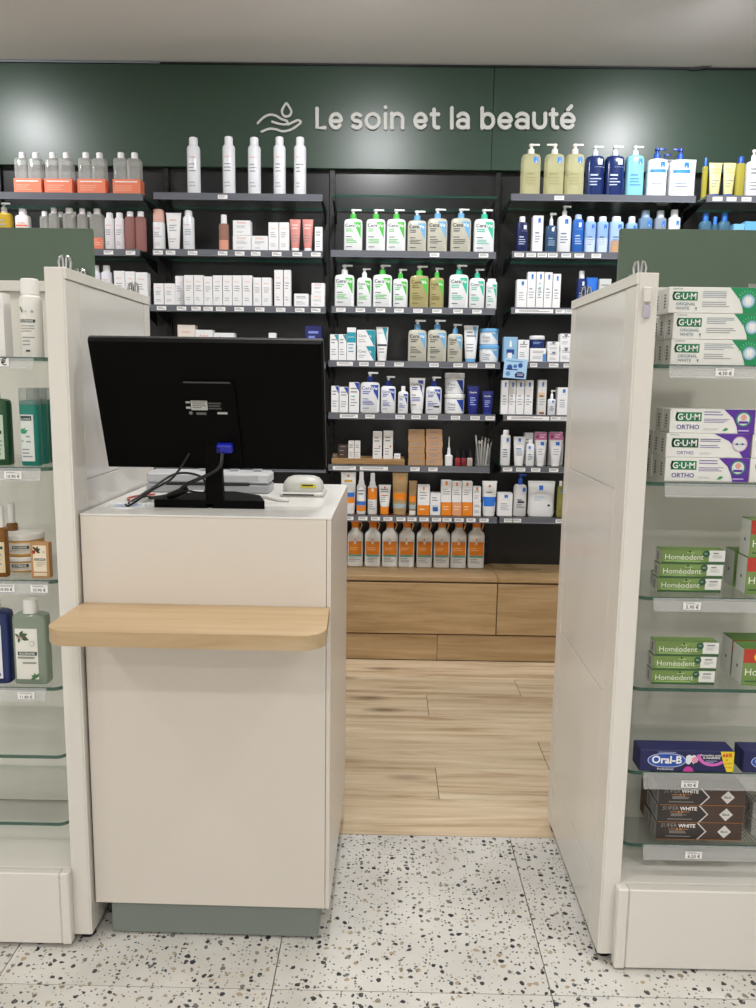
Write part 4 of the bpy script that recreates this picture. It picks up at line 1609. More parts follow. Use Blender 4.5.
def flat_stack(sp, x0, x1, yts, desc, body, dep=.05):
    zb = sp.z
    n = len(yts)
    nm = ['lowest', 'second', 'third', 'fourth', 'fifth', 'sixth', 'seventh']
    for i, yt in enumerate(yts):
        rr = carton(sp, x0 + (i % 2) * .4, x1 - (i % 3) * .3, yt, desc, lambda p: p.lines(-.3, .25, .3, .7, 1, GREY, 0, .5), body, dep, zb=zb,
                    pos=('topmost in its stack' if i == n - 1 else nm[i] + ' from the bottom in its stack' if i else 'lowest in its stack'), name='flat_carton')
        zb = rr['top']


flat_stack(st, 332, 337.6, [459, 454], 'small brown carton at the tray end', '#6e5a48', .03)
flat_stack(st, 338, 347.8, [457, 453, 449, 445], 'dark brown palette box', '#4a3a30', .04)
carton(st, 348.3, 354, 441, 'small slim white carton on the tray', d_plain, '#e9e7e4')
carton(st, 354.5, 360.2, 441, 'small slim white carton on the tray', d_plain, '#e9e7e4')
carton(st, 372.8, 382, 431.8, 'tall white carton with copper dot on the tray', lambda p: (d_plain(p), p.disc(.25, .5, .1, mat('#b5764f', .4), 1, 12)), '#e6e3e2')
carton(st, 383.4, 393, 431.3, 'tall white carton with copper dot on the tray', lambda p: (d_plain(p), p.disc(.25, .5, .1, mat('#b5764f', .4), 1, 12)), '#e6e3e2')
carton(st, 394, 400.2, 454, 'tiny white carton at tray right end', d_plain)
KR = '#b58f67'
flat_stack(s, 408, 425, [459.5, 453.5, 447.5, 441.6, 435.6, 430], 'kraft brown carton in the left stack', KR)
flat_stack(s, 425.6, 442.6, [459.5, 453.5, 447.5, 441.6, 435.6, 430], 'pinkish kraft carton in the right stack', '#c29a78')
# pointed applicator bottle
cx, w_, h, z, Y = frame(s, 445.2, 453.2, 437)
r = empty('applicator_bottle', (cx, Y + w_ / 2, z))
a = w_ / 2
MB().loft([(0, a * .95, a * .8, 4), (h * .34, a, a * .8, 4), (h * .37, a * .6, a * .6, 2.5)], mat('#e9e9ea', .35), 18).build('bottle', r)
MB().loft([(h * .37, a * .45, a * .45, 2), (h * .6, a * .36, a * .36, 2), (h * .62, a * .2, a * .2, 2), (h, a * .13, a * .13, 2)], mat('#f0f0f0', .4), 14).build('nozzle', r)
reg(r, s, 'small white applicator bottle with pointed nozzle', 'bottle')
for x0, x1, c, nm in ((455.2, 460.4, '#a8383c', 'red'), (461, 466.2, '#8e3038', 'dark red'), (467, 472.6, '#c9b4ae', 'pale pink')):
    cx, w_, h, z, Y = frame(s, x0, x1, 450.6)
    r = empty('nail_polish', (cx, Y + w_ / 2, z))
    a = w_ / 2
    MB().loft([(0, a * .9, a * .9, 4), (.002, a, a, 4), (h * .46, a, a, 4), (h * .52, a * .5, a * .5, 2)], mat(c, .15), 16).build('bottle', r)
    MB().loft([(h * .52, a * .62, a * .62, 2), (h, a * .5, a * .5, 2)], mat('#17171a', .3), 14).build('cap', r)
    reg(r, s, nm + ' nail polish bottle with black cap', 'bottle')
cx, w_, h, z, Y = frame(s, 476, 491, 447)
r = empty('acrylic_cup', (cx, Y + w_ / 2, z))
a = w_ / 2
mb = MB().loft([(0, a * .95, a * .95, 6), (h, a, a, 6)], clear('#cfd0cd', .16, .08), 20, cap=False)
mb.loft([(.0005, a * .93, a * .93, 6), (.003, a * .93, a * .93, 6)], clear('#cfd0cd', .3, .08), 20)
mb.build('cup_wall', r)
reg(r, s, 'clear acrylic cup holding pencils', 'cup')
SCOL = ['#d9d9d6', '#8d8d8b', '#e9e9e6', '#3b3a3a', '#b9b5ae', '#dcdcda', '#6b6664', '#efefec', '#a59f99']
for i in range(9):
    t = i / 8
    dx, dyy = -a * .62 + 1.24 * a * t, (a * .5) * cos(i * 2.4)
    ln = h + onY(480, 436 + (i * 5) % 9, Y).z - onY(480, 447, Y).z
    lean = (-.1, -.05, .02, -.03, .05, .03, .1, .06, .16)[i] * .16
    r2 = empty('cosmetic_pencil', (cx + dx * .8, Y + w_ / 2 + dyy, z + .0033))
    MB().tube([(0, 0, 0), (lean * .9, 0, ln * .86)], .0034, mat(SCOL[i], .4), 8).build('barrel', r2)
    MB().tube([(lean * .9, 0, ln * .86), (lean, 0, ln - .003)], .0036, mat(SCOL[(i + 4) % 9], .4), 8).build('cap', r2)
    reg(r2, s, ('pale', 'grey', 'white', 'black', 'taupe', 'silvery', 'dark grey', 'bright white', 'beige')[i] + ' cosmetic pencil in the acrylic cup', 'pencil')

OR, OB = '#f08a1c', '#2b74d6'
s = wall_shelf(MID, 'sixth', 340, 497, 516, [349, 363, 375.5, 388, 401, 412, 424, 436.5, 447, 459, 471, 484], X0=-.262)
tube(s, 340.6, 356.3, 472, 'white tube with yellow, blue and orange bands', lambda p: (p.rect(-.3, .3, .74, .8, mat('#d8a62c', .4), 0), p.rect(-.46, .46, .34, .46, mat(OB, .4), 0), p.rect(-.46, .46, .18, .33, mat(OR, .4), 0), p.disc(0, .9, .09, mat('#c97a3d', .5), 0, 12)), wb=.9)


def spray(sp, x0, x1, yt, desc, draw):
    cx, w_, H_, z, Y = frame(sp, x0, x1, yt)
    a = w_ / 2
    r = empty('spray_bottle', (cx, Y + a, z))
    hb = H_ * .7
    prof = [(0, a * .95, a * .85, 2.6), (.003, a, a * .9, 2.6), (hb * .93, a, a * .9, 2.6), (hb, a * .7, a * .65, 2.2)]
    MB().loft(prof, mat('#eeeef0', .35), 20).build('bottle', r)
    front_print(r, w_, hb, surf_of(prof), draw, False)
    MB().loft([(hb, a * .66, a * .66, 2), (hb + H_ * .08, a * .62, a * .62, 2)], WHITE, 14).build('collar', r)
    MB().loft([(hb + H_ * .08, a * .5, a * .5, 2), (H_ - .003, a * .46, a * .5, 2), (H_, a * .38, a * .4, 2)], WHITE, 14).build('spray_head', r)
    reg(r, sp, desc, 'bottle')


spray(s, 356.6, 366, 472, 'white spray bottle with blue and orange bands', lambda p: (p.rect(-.47, .47, .3, .44, mat(OB, .4), 0), p.rect(-.47, .47, .1, .29, mat(OR, .4), 0), d_plain(p)))
spray(s, 367.7, 377.3, 473.5, 'white spray bottle with orange upper label', lambda p: (p.rect(-.47, .47, .52, .92, mat(OR, .4), 0), p.rect(-.1, .1, .8, .9, PAPER, 1), p.lines(-.34, .3, .12, .44, 4, GREY, 0, .3)))
tube(s, 378.4, 391, 484.8, 'white tube on an orange base', lambda p: (p.disc(0, .88, .09, mat('#c97a3d', .5), 0, 12), p.rect(-.3, .3, .5, .54, mat('#c97a3d', .5), 0), d_plain(p)), '#efeeee', OR, .26, wb=.72)
tube(s, 392, 408.2, 472.8, 'tall tan tube with orange band', lambda p: (p.rect(-.46, .46, .3, .48, mat(OR, .4), 0), p.disc(0, .86, .1, mat(OR, .5), 0, 12), p.rect(-.46, .46, .08, .2, mat('#a9b7bd', .4), 0)), '#b99a6c', '#b99a6c', .08, wb=.85)
tube(s, 408.6, 417, 480.8, 'small tan tube with orange band', lambda p: (p.rect(-.46, .46, .3, .5, mat(OR, .4), 0), p.rect(-.46, .46, .06, .2, mat('#a9b7bd', .4), 0)), '#a88a60', '#e6e2da', .12, wb=.85)


def bx_sun(c, z1=.3):
    return lambda p: (p.rect(-.495, .495, .0, z1, mat(c, .45), 0), p.rect(-.07, .07, .84, .96, mat(OR, .45), 0), p.lines(-.34, .34, .5, .78, 3, GREY, 0, .3), p.lines(-.34, .2, .1, .22, 1, mat('#fbe2bd', .5), 1, .4))


carton(s, 417.6, 429.8, 485.8, 'white carton with wide orange foot', bx_sun(OR, .34))
carton(s, 430.2, 440.6, 493.4, 'small white carton with blue mark', lambda p: (d_plain(p), p.rect(-.25, .25, .18, .38, mat('#1f5fae', .45), 1)))
for x0, x1, yt, c, nm in ((441.1, 451.5, 480.8, OR, 'orange'), (452, 461.6, 482, '#e8a27a', 'peach'), (462.1, 472.4, 482, OR, 'orange')):
    b1 = carton(s, x0, x1, 502.5, 'solid %s carton' % nm, lambda p: p.lines(-.34, .34, .3, .7, 2, mat('#fbe2bd', .5), 0, .3), c, pos='under a white carton')
    carton(s, x0, x1, yt, 'white carton with orange mark', lambda p: (p.rect(-.1, .1, .8, .98, mat(OR, .45), 0), p.lines(-.36, .36, .3, .62, 3, GREY, 0, .3)), zb=b1['top'], pos='on a coloured carton')
b1 = carton(s, 472.9, 480.8, 502.5, 'small plain white carton', d_plain, pos='lower of two stacked')
carton(s, 472.9, 480.8, 487, 'small white carton with orange top mark', lambda p: (d_plain(p), p.rect(-.12, .12, .8, .98, mat(OR, .45), 1)), zb=b1['top'], pos='upper of two stacked')
tube(s, 481.7, 497, 481, 'white tube with wide blue band', lambda p: (p.rect(-.49, .49, .2, .5, mat(OB, .4), 0), p.disc(0, .84, .1, mat('#d98a3d', .5), 0, 12), p.lines(-.25, .25, .58, .66, 1, GREY, 0, .5)), wb=.82)

# bottles with orange trigger heads on the cabinet top
s = Spot(3.838, .4045, MID, 'oak cabinet top')
for x0, x1 in ((347.4, 363.2), (364.8, 380.9), (382.2, 398.3), (399, 415), (417, 433), (434.3, 450.5), (451.4, 467.2), (468.7, 485.3)):
    cx, w_, H_, z, Y = frame(s, x0, x1, 519)
    a = w_ / 2
    b = a * .62
    H_ = .660 - s.z
    hb = onY((x0 + x1) / 2, 527, 3.86).z - s.z
    r = empty('trigger_bottle', (cx, Y + b, z))
    prof = [(0, a * .95, b * .9, 5), (.003, a, b, 5), (hb * .80, a, b, 5), (hb * .86, a * .9, b * .95, 4), (hb * .91, a * .62, b * .85, 3), (hb * .95, a * .5, a * .5, 2.2), (hb, a * .46, a * .46, 2)]
    MB().loft(prof, mat('#eeeeec', .35), 24).build('bottle', r)
    front_print(r, w_, hb * .88, surf_of(prof), d_sun, False)
    O_ = mat('#ee8a22', .4)
    MB().cyl(0, 0, hb, hb + .02, a * .5, O_).build('collar', r)
    zq = hb + .02
    MB().box(-a * .56, a * .56, -a * .55, a * .6, zq, H_, O_, .004).build('trigger_head', r)
    mb = MB().tube([(a * .56, 0, zq + .01), (a * .85, -a * .1, zq - .006), (a * .62, -a * .2, zq - .034)], .003, mat('#f5b36a', .4), 8)
    mb.build('trigger', r)
    mb = MB().loft([(0, a * .95, b * .9, 4), (.0006, a * .95, b * .9, 4)], WHITE, 8)
    reg(r, s, 'white trigger bottle with orange head and label', 'bottle')

# ---- right bay
XRE = 1.300
s = wall_shelf(RB, 'top', 511, 689, 195.3, [559], X1=XRE)
LR = lambda c, b_=None: (lambda p: d_lrp(p, c, band=b_))
for x0, x1, nz in ((521, 541, 1), (544.5, 564.5, -1), (565, 584.6, 1)):
    pump_bottle(s, x0, x1, 144.3, 155, 'clear pale yellow pump bottle with white pump', lambda p: d_lrp(p, '#2a7fdb', '#9c9766', .2), '#ebe8bd', None, '#e9e8e0', .8, n=3, see=.42, noz=nz)
for x0, x1 in ((585.3, 604.4), (604.9, 624.4)):
    pump_bottle(s, x0, x1, 146.4, 157, 'dark navy pump bottle with clear pump', lambda p: d_lrp(p, '#dfe6f5', '#b7c4e2', .2), '#14295f', '#c9d2de', '#d5dbe3', .8, n=3, rough=.2)
pump_bottle(s, 625.5, 644.2, 146.4, 156.5, 'light blue pump bottle with clear pump', lambda p: d_lrp(p, '#2a7fdb', '#3f7fae', .2), '#7fc3d8', '#d9e6ea', '#e9eef0', .8, n=3, rough=.25)
LIP = lambda p: (d_lrp(p, '#1f6fd0'), p.rect(-.49, .49, .66, .74, mat('#2a86dd', .4), 1), p.rect(-.3, .2, .44, .6, mat('#c9d0d2', .4), 1))
pump_bottle(s, 646.6, 667, 148.5, 160, 'white pump bottle with blue band and blue pump', LIP, '#e9ecf0', '#1d4fae', '#1c3f98', .8, n=3)
pump_bottle(s, 669, 691, 149, 161, 'white pump bottle with blue band and blue pump', LIP, '#e9ecf0', '#1d4fae', '#1c3f98', .8, n=3, noz=-1)
pump_bottle(s, 659, 671, 154, 166, 'white pump bottle in the second row behind', d_plain, '#e3e6ea', '#1d4fae', '#1c3f98', .8, dy=.125, n=3)
for x0, x1 in ((661, 676), (684, 697)):
    pouch(s, x0, x1, 159, 'white refill pouch behind the blue-banded bottles', d_none, '#dfe1e6', dy=.085, dep=.02)

s = wall_shelf(FR, 'top', 702, 756, 196, [717, 731, 746], X0=1.345, X1=2.08)
bottle(s, 702.5, 707.8, 158, 'slim yellow oil bottle with blue cap', None, '#c9bf52', '#2a6fbf', .9, .5, .2, 3, .03, .5)
for x0, x1 in ((708.4, 722), (722.6, 735.6)):
    tube(s, x0, x1, 163, 'pale yellow tube on a blue cap', lambda p: d_plain(p, '#b7b070'), '#d9d096', '#2450b4', .1, wb=.72)
bottle(s, 735.8, 745, 157, 'yellow oil bottle with blue cap beside the tubes', d_none, '#cfc65c', '#2450b4', .9, .6, .16, 3, 0, .5)
for x0, x1, nm in ((746, 761, 'white pump bottle at the right edge of the picture'), (763, 779, 'white pump bottle beyond the right edge')):
    pump_bottle(s, x0, x1, 150, 162, nm, d_plain, '#e6e6ee', None, CAPW, .8, n=3)

s = wall_shelf(RB, 'second', 512, 623, 252.3, [519, 531, 542, 552.5, 566, 579, 596], X1=XRE)
bottle(s, 516, 528, 216.8, 'dark navy bottle with white cap', lambda p: d_lrp(p, '#dfe6f5', '#b7c4e2', .2), '#141f52', '#e3e4e8', .8, .5, .16, 3)
carton(s, 533, 543.3, 215.7, 'tall white carton with blue tag', lambda p: d_lrp(p, x=.1))
pump_bottle(s, 545.6, 556.8, 213, 226, 'blue-grey foamer with clear top', lambda p: d_lrp(p, '#dfe6f5', '#9fb4cc', .1), '#2f5276', '#cfd6dd', '#dfe4e8', .85, n=3, rough=.2)
pump_bottle(s, 557.3, 571.6, 206, 216.6, 'tall white pump bottle with blue tag', lambda p: d_lrp(p, x=.1), '#eceef2', None, CAPW, .7, n=3)
bottle(s, 572.2, 583.6, 215, 'royal blue bottle with pale cap', lambda p: d_lrp(p, '#e3ebf8', '#b7cdf0', .1), '#2465bb', '#b9cdea', .8, .6, .12, 3)
for x0, x1, yt in ((584.2, 595.6, 217), (596.4, 608, 217)):
    bottle(s, x0, x1, yt, 'light blue two-tone bottle with white cap', lambda p: (p.rect(-.47, .47, .02, .5, mat('#c3d4ea', .4), 0), d_lrp(p, '#2a6fd0')), '#8fb3e2', '#e9eef4', .8, .66, .13, 3.5)
bottle(s, 608.6, 623, 217, 'light blue bottle over tan lotion with white cap', lambda p: (p.rect(-.47, .47, .02, .42, mat('#c19a72', .4), 0), d_lrp(p, '#2a6fd0')), '#9dbbe4', '#e9eef4', .8, .62, .13, 3.5)
for x0, x1, yt, c, cp, nm in ((625.4, 637, 217, '#8fb3e2', '#e9eef4', 'light blue bottle with white cap above the board edge'), (638, 652, 211, '#5f7f9f', '#9fb9d6', 'grey-blue bottle with blue tag above the board edge'),
                              (653.6, 666, 211, '#7f8d9c', '#c3ccd6', 'grey bottle with pale cap above the board edge'), (667.8, 680, 210, '#e4e6ec', '#eeeef2', 'white bottle with white cap above the board edge')):
    bottle(s, x0, x1, yt, nm, lambda p: d_lrp(p, '#2a78dc'), c, cp, .8, .6, .16, 3)
s = wall_shelf(FR, 'second', 700, 756, 253, [717, 731, 746], X0=1.345, X1=2.08)
for x0, x1, nm in ((698.7, 711.4, 'left'), (717.6, 730, 'right')):
    bottle(s, x0, x1, 213, 'clear round-shouldered bottle with blue cap, %s one above the board' % nm, d_none, '#5f8fae', '#2a6fc4', .9, .46, .2, 2.4, 0, .45, shoulder=.12)
bottle(s, 711.6, 717.4, 217, 'smaller blue-capped bottle between two clear bottles', None, '#4f7f9e', '#2a6fc4', .9, .7, .2, 2.4, 0, .5, shoulder=.1)
carton(s, 733, 744, 224, 'light blue carton above the board', d_none, '#7fc0e0')
carton(s, 744.6, 756, 221.5, 'brighter blue carton above the board at the right edge', d_none, '#6fb8e6')

s = wall_shelf(RB, 'third', 511, 573, 308, [(515, 553), 560, 570], X1=XRE)
LC = lambda p: d_lrp(p, '#1f78c8', '#9aa4ae', .05)
for x0, x1, yt, d_ in ((516.8, 527, 279.6, 'shorter white carton with blue tag'), (527.6, 535.9, 272, 'tall white carton with blue tag'), (536.5, 543.9, 272, 'tall white carton with mint print'),
                       (544.4, 552.5, 272.4, 'tall white carton with blue tag'), (553, 560.8, 274, 'slim white carton with blue side')):
    carton(s, x0, x1, yt, d_, (lambda p: (LC(p), p.lines(-.2, .2, .3, .7, 4, mat('#8fd2c2', .5), 0, .4))) if 'mint' in d_ else LC)
bottle(s, 576.7, 586, 271, 'small navy bottle with white cap above the end panel', lambda p: d_lrp(p, '#dfe6f5', '#b7c4e2', .1), '#1b2f6e', '#e6e7ea', .9, .6, .2, 3)
pouch(s, 586.6, 598.5, 277, 'bright blue refill pouch above the end panel', d_none, '#2a6fd0', dep=.03)
carton(s, 599, 611, 279, 'pale green-grey carton above the end panel', d_plain, '#c9d0cc')

s = wall_shelf(RB, 'fourth', 503.5, 570, 361.9, [(530, 537), 553.5, 568], X0=.515, X1=XRE)
carton(s, 503.6, 517.4, 337, 'light blue carton picturing a dropper bottle', lambda p: (p.poly([(-.1, .6), (.1, .6), (.06, .85), (-.06, .85)], PAPER, 0), p.rect(-.28, .28, .3, .5, mat('#1d3f8c', .45), 0), p.rect(-.2, .12, .05, .36, PAPER, 1)), '#8fb9d8')
carton(s, 517.8, 529, 340, 'white carton beside the pictured one', lambda p: (d_plain(p), p.rect(-.06, .1, .82, .96, mat('#9aa4ae', .5), 1)))
b1 = carton(s, 529.8, 545.8, 348.4, 'white carton with blue side', lambda p: (d_plain(p), p.rect(.3, .49, .05, .6, mat('#4a90d6', .45), 0)), pos='under a navy jar', dep=.062)
jar(s, 528.8, 544.5, 336, 'navy jar with white lid', lambda p: p.lines(-.3, .3, .4, .7, 2, mat('#8fb0e2', .5), 0, .4), '#122a66', '#e9ebee', .3, zb=b1['top'], pos='on a white carton')
for x0, x1, ya, yb in ((547.2, 559.3, 351.6, 341.8), (559.9, 571.5, 347.4, 333.8)):
    b1 = carton(s, x0, x1, ya, 'small white carton with grey notch', lambda p: (p.poly([(-.2, .98), (.2, .98), (0, .7)], mat('#80858c', .5), 0), d_plain(p)), pos='lower of two stacked')
    carton(s, x0, x1, yb, 'small white carton with grey notch', lambda p: (p.poly([(-.2, .98), (.2, .98), (0, .7)], mat('#80858c', .5), 0), d_plain(p)), zb=b1['top'], pos='upper of two stacked')
# light blue card hanging on the shelf edge
p0, p1 = onY(503.2, 357.5, 3.625), onY(526.6, 378.6, 3.625)
r = empty('shelf_card', ((p0.x + p1.x) / 2, 3.632, p1.z))
r.rotation_euler = (0, radians(4), 0)
w_, h = (p1.x - p0.x) * .96, (p0.z - p1.z) * .95
MB().box(-w_ / 2, w_ / 2, -.001, .0, 0, h, mat('#a9cdea', .5)).build('card', r)
DB = mat('#2a4f9e', .5)
pr = Print(w_, h, lambda x, z: -.001, eps=.0004)
pr.rect(-.42, .3, .84, .89, mat('#5f93c8', .5)).disc(-.25, .55, .12, DB).disc(-.02, .62, .08, mat('#3f6fb8', .5)).rect(-.4, .1, .42, .48, DB).disc(.2, .68, .1, DB)
pr.disc(-.3, .22, .1, mat('#5f93c8', .5)).poly([(.02, .06), (.4, .06), (.42, .26), (.3, .36), (.1, .34), (.0, .22)], mat('#1b2f6e', .5)).lines(.1, .36, .12, .26, 2, PAPER, 1, .3)
pr.build(r)
MB().box(-.012, .012, .0003, .012, h - .003, h, clear('#d5d8da', .3, .1)).build('clip', r)
tag(r, 'light blue picture card hanging tilted from a right wall bay shelf', 'card')

s = wall_shelf(RB, 'fifth', 505, 567, 415, [(507, 549), 555, 564], X0=.515, X1=XRE)
for x0, x1 in ((501.4, 508.6), (509, 515.8), (516.3, 524.3), (524.9, 533.2)):
    carton(s, x0, x1, 380.3, 'tall white carton with dark blue tag', lambda p: (LC(p), p.rect(-.49, .49, .36, .37, GREY, 0)))
carton(s, 538.2, 546.6, 380, 'slim white carton with beige and brown foot', lambda p: (LC(p), p.rect(-.49, .3, .5, .64, mat('#e2c3a4', .5), 0), p.rect(-.3, .3, .02, .08, mat('#8a5a3a', .5), 0)), '#dcdad8')
pump_bottle(s, 547.5, 555.6, 390, 399, 'small white pump bottle with blue tag', lambda p: d_lrp(p, x=.1), '#e6e9ee', None, CAPW, .8, n=3)
carton(s, 557.5, 568.8, 387.6, 'white carton with blue tag at panel edge', LC)

s = wall_shelf(RB, 'sixth', 503.3, 564, 466.5, [507.5, 520.5, 535.5, 553.5], X0=.515, X1=XRE)
bottle(s, 500.6, 510.5, 430, 'white bottle with square white cap and blue tag', lambda p: d_lrp(p, x=.15), capw=.6, caph=.13)
tube(s, 513, 525.2, 436.7, 'white tube with blue tag', lambda p: (d_lrp(p, x=.0), p.rect(-.3, .2, .5, .56, mat('#7fb3e6', .5), 0)), wb=.76)
bottle(s, 526, 534.2, 439.5, 'short white bottle with white cap', lambda p: d_lrp(p, x=-.15), capw=.55, caph=.16)
carton(s, 524.4, 533, 433, 'grey-white carton in the second row behind', d_plain, '#cfcfd0', dy=.05)
PK = mat('#b86a92', .5)
for x0, x1 in ((534.6, 546.6), (549, 562.5)):
    tube(s, x0, x1, 440, 'white tube standing before a pink carton', lambda p: (p.rect(-.05, .28, .78, .92, BLUE, 0), p.lines(-.25, .25, .3, .62, 3, GREY, 0, .25)), '#e3e3e6', CAPW, .1, wb=.62)
    carton(s, x0, x1, 432.2, 'grey carton with pink flowered top', lambda p: (p.rect(-.495, .495, .74, 1., PK, 0), p.disc(-.3, .86, .12, mat('#8e2f5e', .5), 1, 12), p.lines(-.1, .4, .8, .94, 2, mat('#ecc9da', .5), 1, .4)), '#c9c9cb', dy=.045, dep=.03)
carton(s, 549.5, 563.3, 437, 'lower pink topped carton', lambda p: (p.rect(-.495, .495, .76, 1., PK, 0), p.disc(-.2, .88, .1, mat('#8e2f5e', .5), 1, 12)), '#c9c9cb', dy=.078, dep=.03)

s = wall_shelf(RB, 'seventh', 504, 562, 517.4, [508.5, 516.5, 560], X0=.515, X1=XRE)
carton(s, 497.6, 512.4, 493.5, 'squat white carton with blue tag', LC)
pump_bottle(s, 513.6, 526.8, 474, 484.5, 'white pump bottle with blue pump', lambda p: (d_lrp(p, x=.25), p.rect(-.2, .3, .44, .5, INK, 0)), '#e3e4e6', '#1d4fae', '#1c3f98', .75, n=3)
pouch(s, 528, 556.6, 481.6, 'large white refill pouch with blue tag', lambda p: (p.rect(-.1, .06, .78, .92, BLUE, 0), p.text('LA ROCHE-POSAY', -.2, .72, .4, GREY, 0, 'l', 0, 1), p.lines(-.3, .1, .4, .6, 2, mat('#b9d0e6', .5), 0, .3), p.rect(.24, .34, .3, .36, INK, 0)), '#e0e1e2', dep=.05)
for x0, x1 in ((557.2, 563.4), (564.4, 572)):
    bottle(s, x0, x1, 481, 'yellow-green oil bottle beside the pouch', lambda p: d_lrp(p, '#2a7fdb', '#9c9766', .1), '#b9b75f', '#e6e6da', .9, .5, .13, 3, 0, .5)

# ------------------------------------------------------------------ products on the gondolas
GLo, GRo = 'left gondola', 'right gondola'
GG, GG2 = mat('#1d7a4c', .45), mat('#0f5a3c', .45)
SLATE = mat('#6d8793', .5)


def gum_logo(p, x0, z0, w_, c):
    k = p.w / p.h
    hh = w_ * .34 * k
    p.rect(x0 + .012, x0 + w_, z0, z0 + hh, c, 0)
    p.poly([(x0 + .03, z0), (x0 + .03, z0 + hh), (x0 + .012, z0 + hh * .95), (x0, z0 + hh * .6), (x0, z0 + hh * .4), (x0 + .012, z0 + hh * .05)], c, 0)
    p.text('G·U·M', x0 + w_ * .08, z0 + hh * .17, w_ * .86, PAPER, 1, 'l', .02, 3)


def d_gum_white(p):
    p.text('SUNSTAR', -.46, .9, .11, GREY, 0, 'l', .01, 1)
    gum_logo(p, -.465, .48, .28, GG)
    p.text('ORIGINAL', -.42, .29, .215, SLATE, 0, 'l', .01)
    p.text('WHITE', -.42, .12, .15, SLATE, 0, 'l', .01)
    p.poly([(-.21, .2), (-.19, .08), (-.185, .24)], SLATE, 0)
    p.lines(-.13, .2, .56, .84, 4, mat('#8fa0ad', .5), 0, .35)
    p.lines(-.13, .2, .2, .44, 3, mat('#9a9fa3', .5), 0, .35)
    p.poly([(.17, .995), (.497, .995), (.497, .005), (.33, .005), (.32, .2), (.28, .55)], mat('#16905a', .45), 0)
    for i in range(9):
        t = radians(20 + i * 18)
        p.poly([(.365 + .05 * cos(t), .5 + .2 * sin(t)), (.365 + .115 * cos(t - .05), .5 + .42 * sin(t - .05)), (.365 + .115 * cos(t + .05), .5 + .42 * sin(t + .05))], mat('#5fc08e', .45), 1)
    p.disc(.375, .48, .075, mat('#8fb9d6', .4), 2)
    p.disc(.375, .48, .058, mat('#cfe0ec', .4), 3)
    p.poly([(.342, .56), (.352, .32), (.372, .4), (.392, .32), (.408, .56), (.395, .64), (.375, .6), (.355, .64)], PAPER, 4)


def d_gum_ortho(kind):
    PU = mat('#5a2b9e', .45)

    def f(p):
        if kind == 0:
            gum_logo(p, -.44, .49, .31, GG)
            p.text('ORTHO', -.42, .16, .27, mat('#4a4a9a', .5), 0, 'l', .015)
            p.poly([(.13, .995), (.497, .995), (.497, .005), (.31, .005), (.29, .3), (.24, .65)], PU, 0)
            p.disc(.365, .6, .088, mat('#2f8f62', .4), 1)
            p.disc(.365, .6, .072, mat('#dfe3e6', .4), 2)
            p.disc(.365, .68, .035, mat('#e3a59a', .4), 3)
            p.rect(.31, .42, .42, .52, PU, 3)
            p.rect(.31, .44, .1, .15, mat('#c9b7e6', .5), 1)
            p.lines(-.1, .14, .68, .9, 2, mat('#7a70b0', .5), 0, .35)
            p.lines(-.1, .2, .4, .6, 3, mat('#7a70b0', .5), 0, .35)
            p.poly([(.12, .1), (.16, .24), (.2, .2), (.17, .1)], mat('#3f9a55', .45), 0)
            p.lines(-.1, .08, .1, .2, 2, mat('#b9bcc0', .5), 0, .3)
        else:
            gum_logo(p, -.44, .41, .32, GG2)
            p.text('ORTHO', -.37, .12, .2, mat('#6a62a8', .5), 0, 'l', .005)
            p.text('SUNSTAR', -.46, .9, .11, GREY, 0, 'l', .0, 1)
            p.poly([(.06, .995), (.497, .995), (.497, .005), (.42, .005), (.36, .3), (.24, .7)], PU, 0)
            p.disc(.37, .58, .092, mat('#c9a7c2', .4), 1)
            p.disc(.37, .58, .08, mat('#dfe0e2', .4), 2)
            p.rect(.3, .44, .565, .59, mat('#5b6a86', .4), 3)
            p.disc(.335, .58, .014, mat('#47568a', .4), 4, 10).disc(.4, .58, .014, mat('#47568a', .4), 4, 10)
            p.lines(-.1, .14, .62, .78, 2, mat('#5a5598', .5), 0, .4)
            p.lines(-.1, .16, .36, .52, 2, mat('#8a84bc', .5), 0, .4)
            p.lines(-.1, .04, .1, .2, 2, mat('#b9bcc0', .5), 0, .3)
    return f


HG, HDK = mat('#74904e', .45), mat('#3a5f3c', .45)


def d_homeo(p):
    p.poly([(-.497, .12), (-.497, .995), (.2, .995), (.26, .12)], HG, 0)
    p.poly([(-.3, .12), (-.1, .6), (.1, .12)], mat('#819d58', .45), 1)
    p.poly([(-.1, .995), (.1, .6), (.16, .995)], mat('#7a9a52', .45), 1)
    p.text('Homéodent', -.44, .32, .6, mat('#e6ecdc', .5), 2, 'l', .0, 3)
    p.lines(-.44, .12, .16, .24, 1, mat('#a9cf83', .5), 2, .6)
    p.rect(-.1, .02, .78, .83, mat('#b9d69a', .5), 2)
    p.disc(-.055, .88, .018, mat('#2b3a22', .5), 2, 10)
    p.rect(.245, .497, .2, .995, mat('#e4e6e2', .5), 1)
    p.rect(-.497, .497, .0, .13, HDK, 1)
    p.rect(.2, .497, .0, .16, HDK, 2)
    p.disc(.2, .74, .055, mat('#2b5540', .45), 3)
    p.lines(.17, .23, .68, .82, 2, mat('#a9c2b0', .5), 4, .4)
    p.lines(.31, .44, .72, .84, 1, GREY, 2, .8)
    p.lines(.3, .45, .42, .64, 3, mat('#a5a8a6', .5), 2, .4)


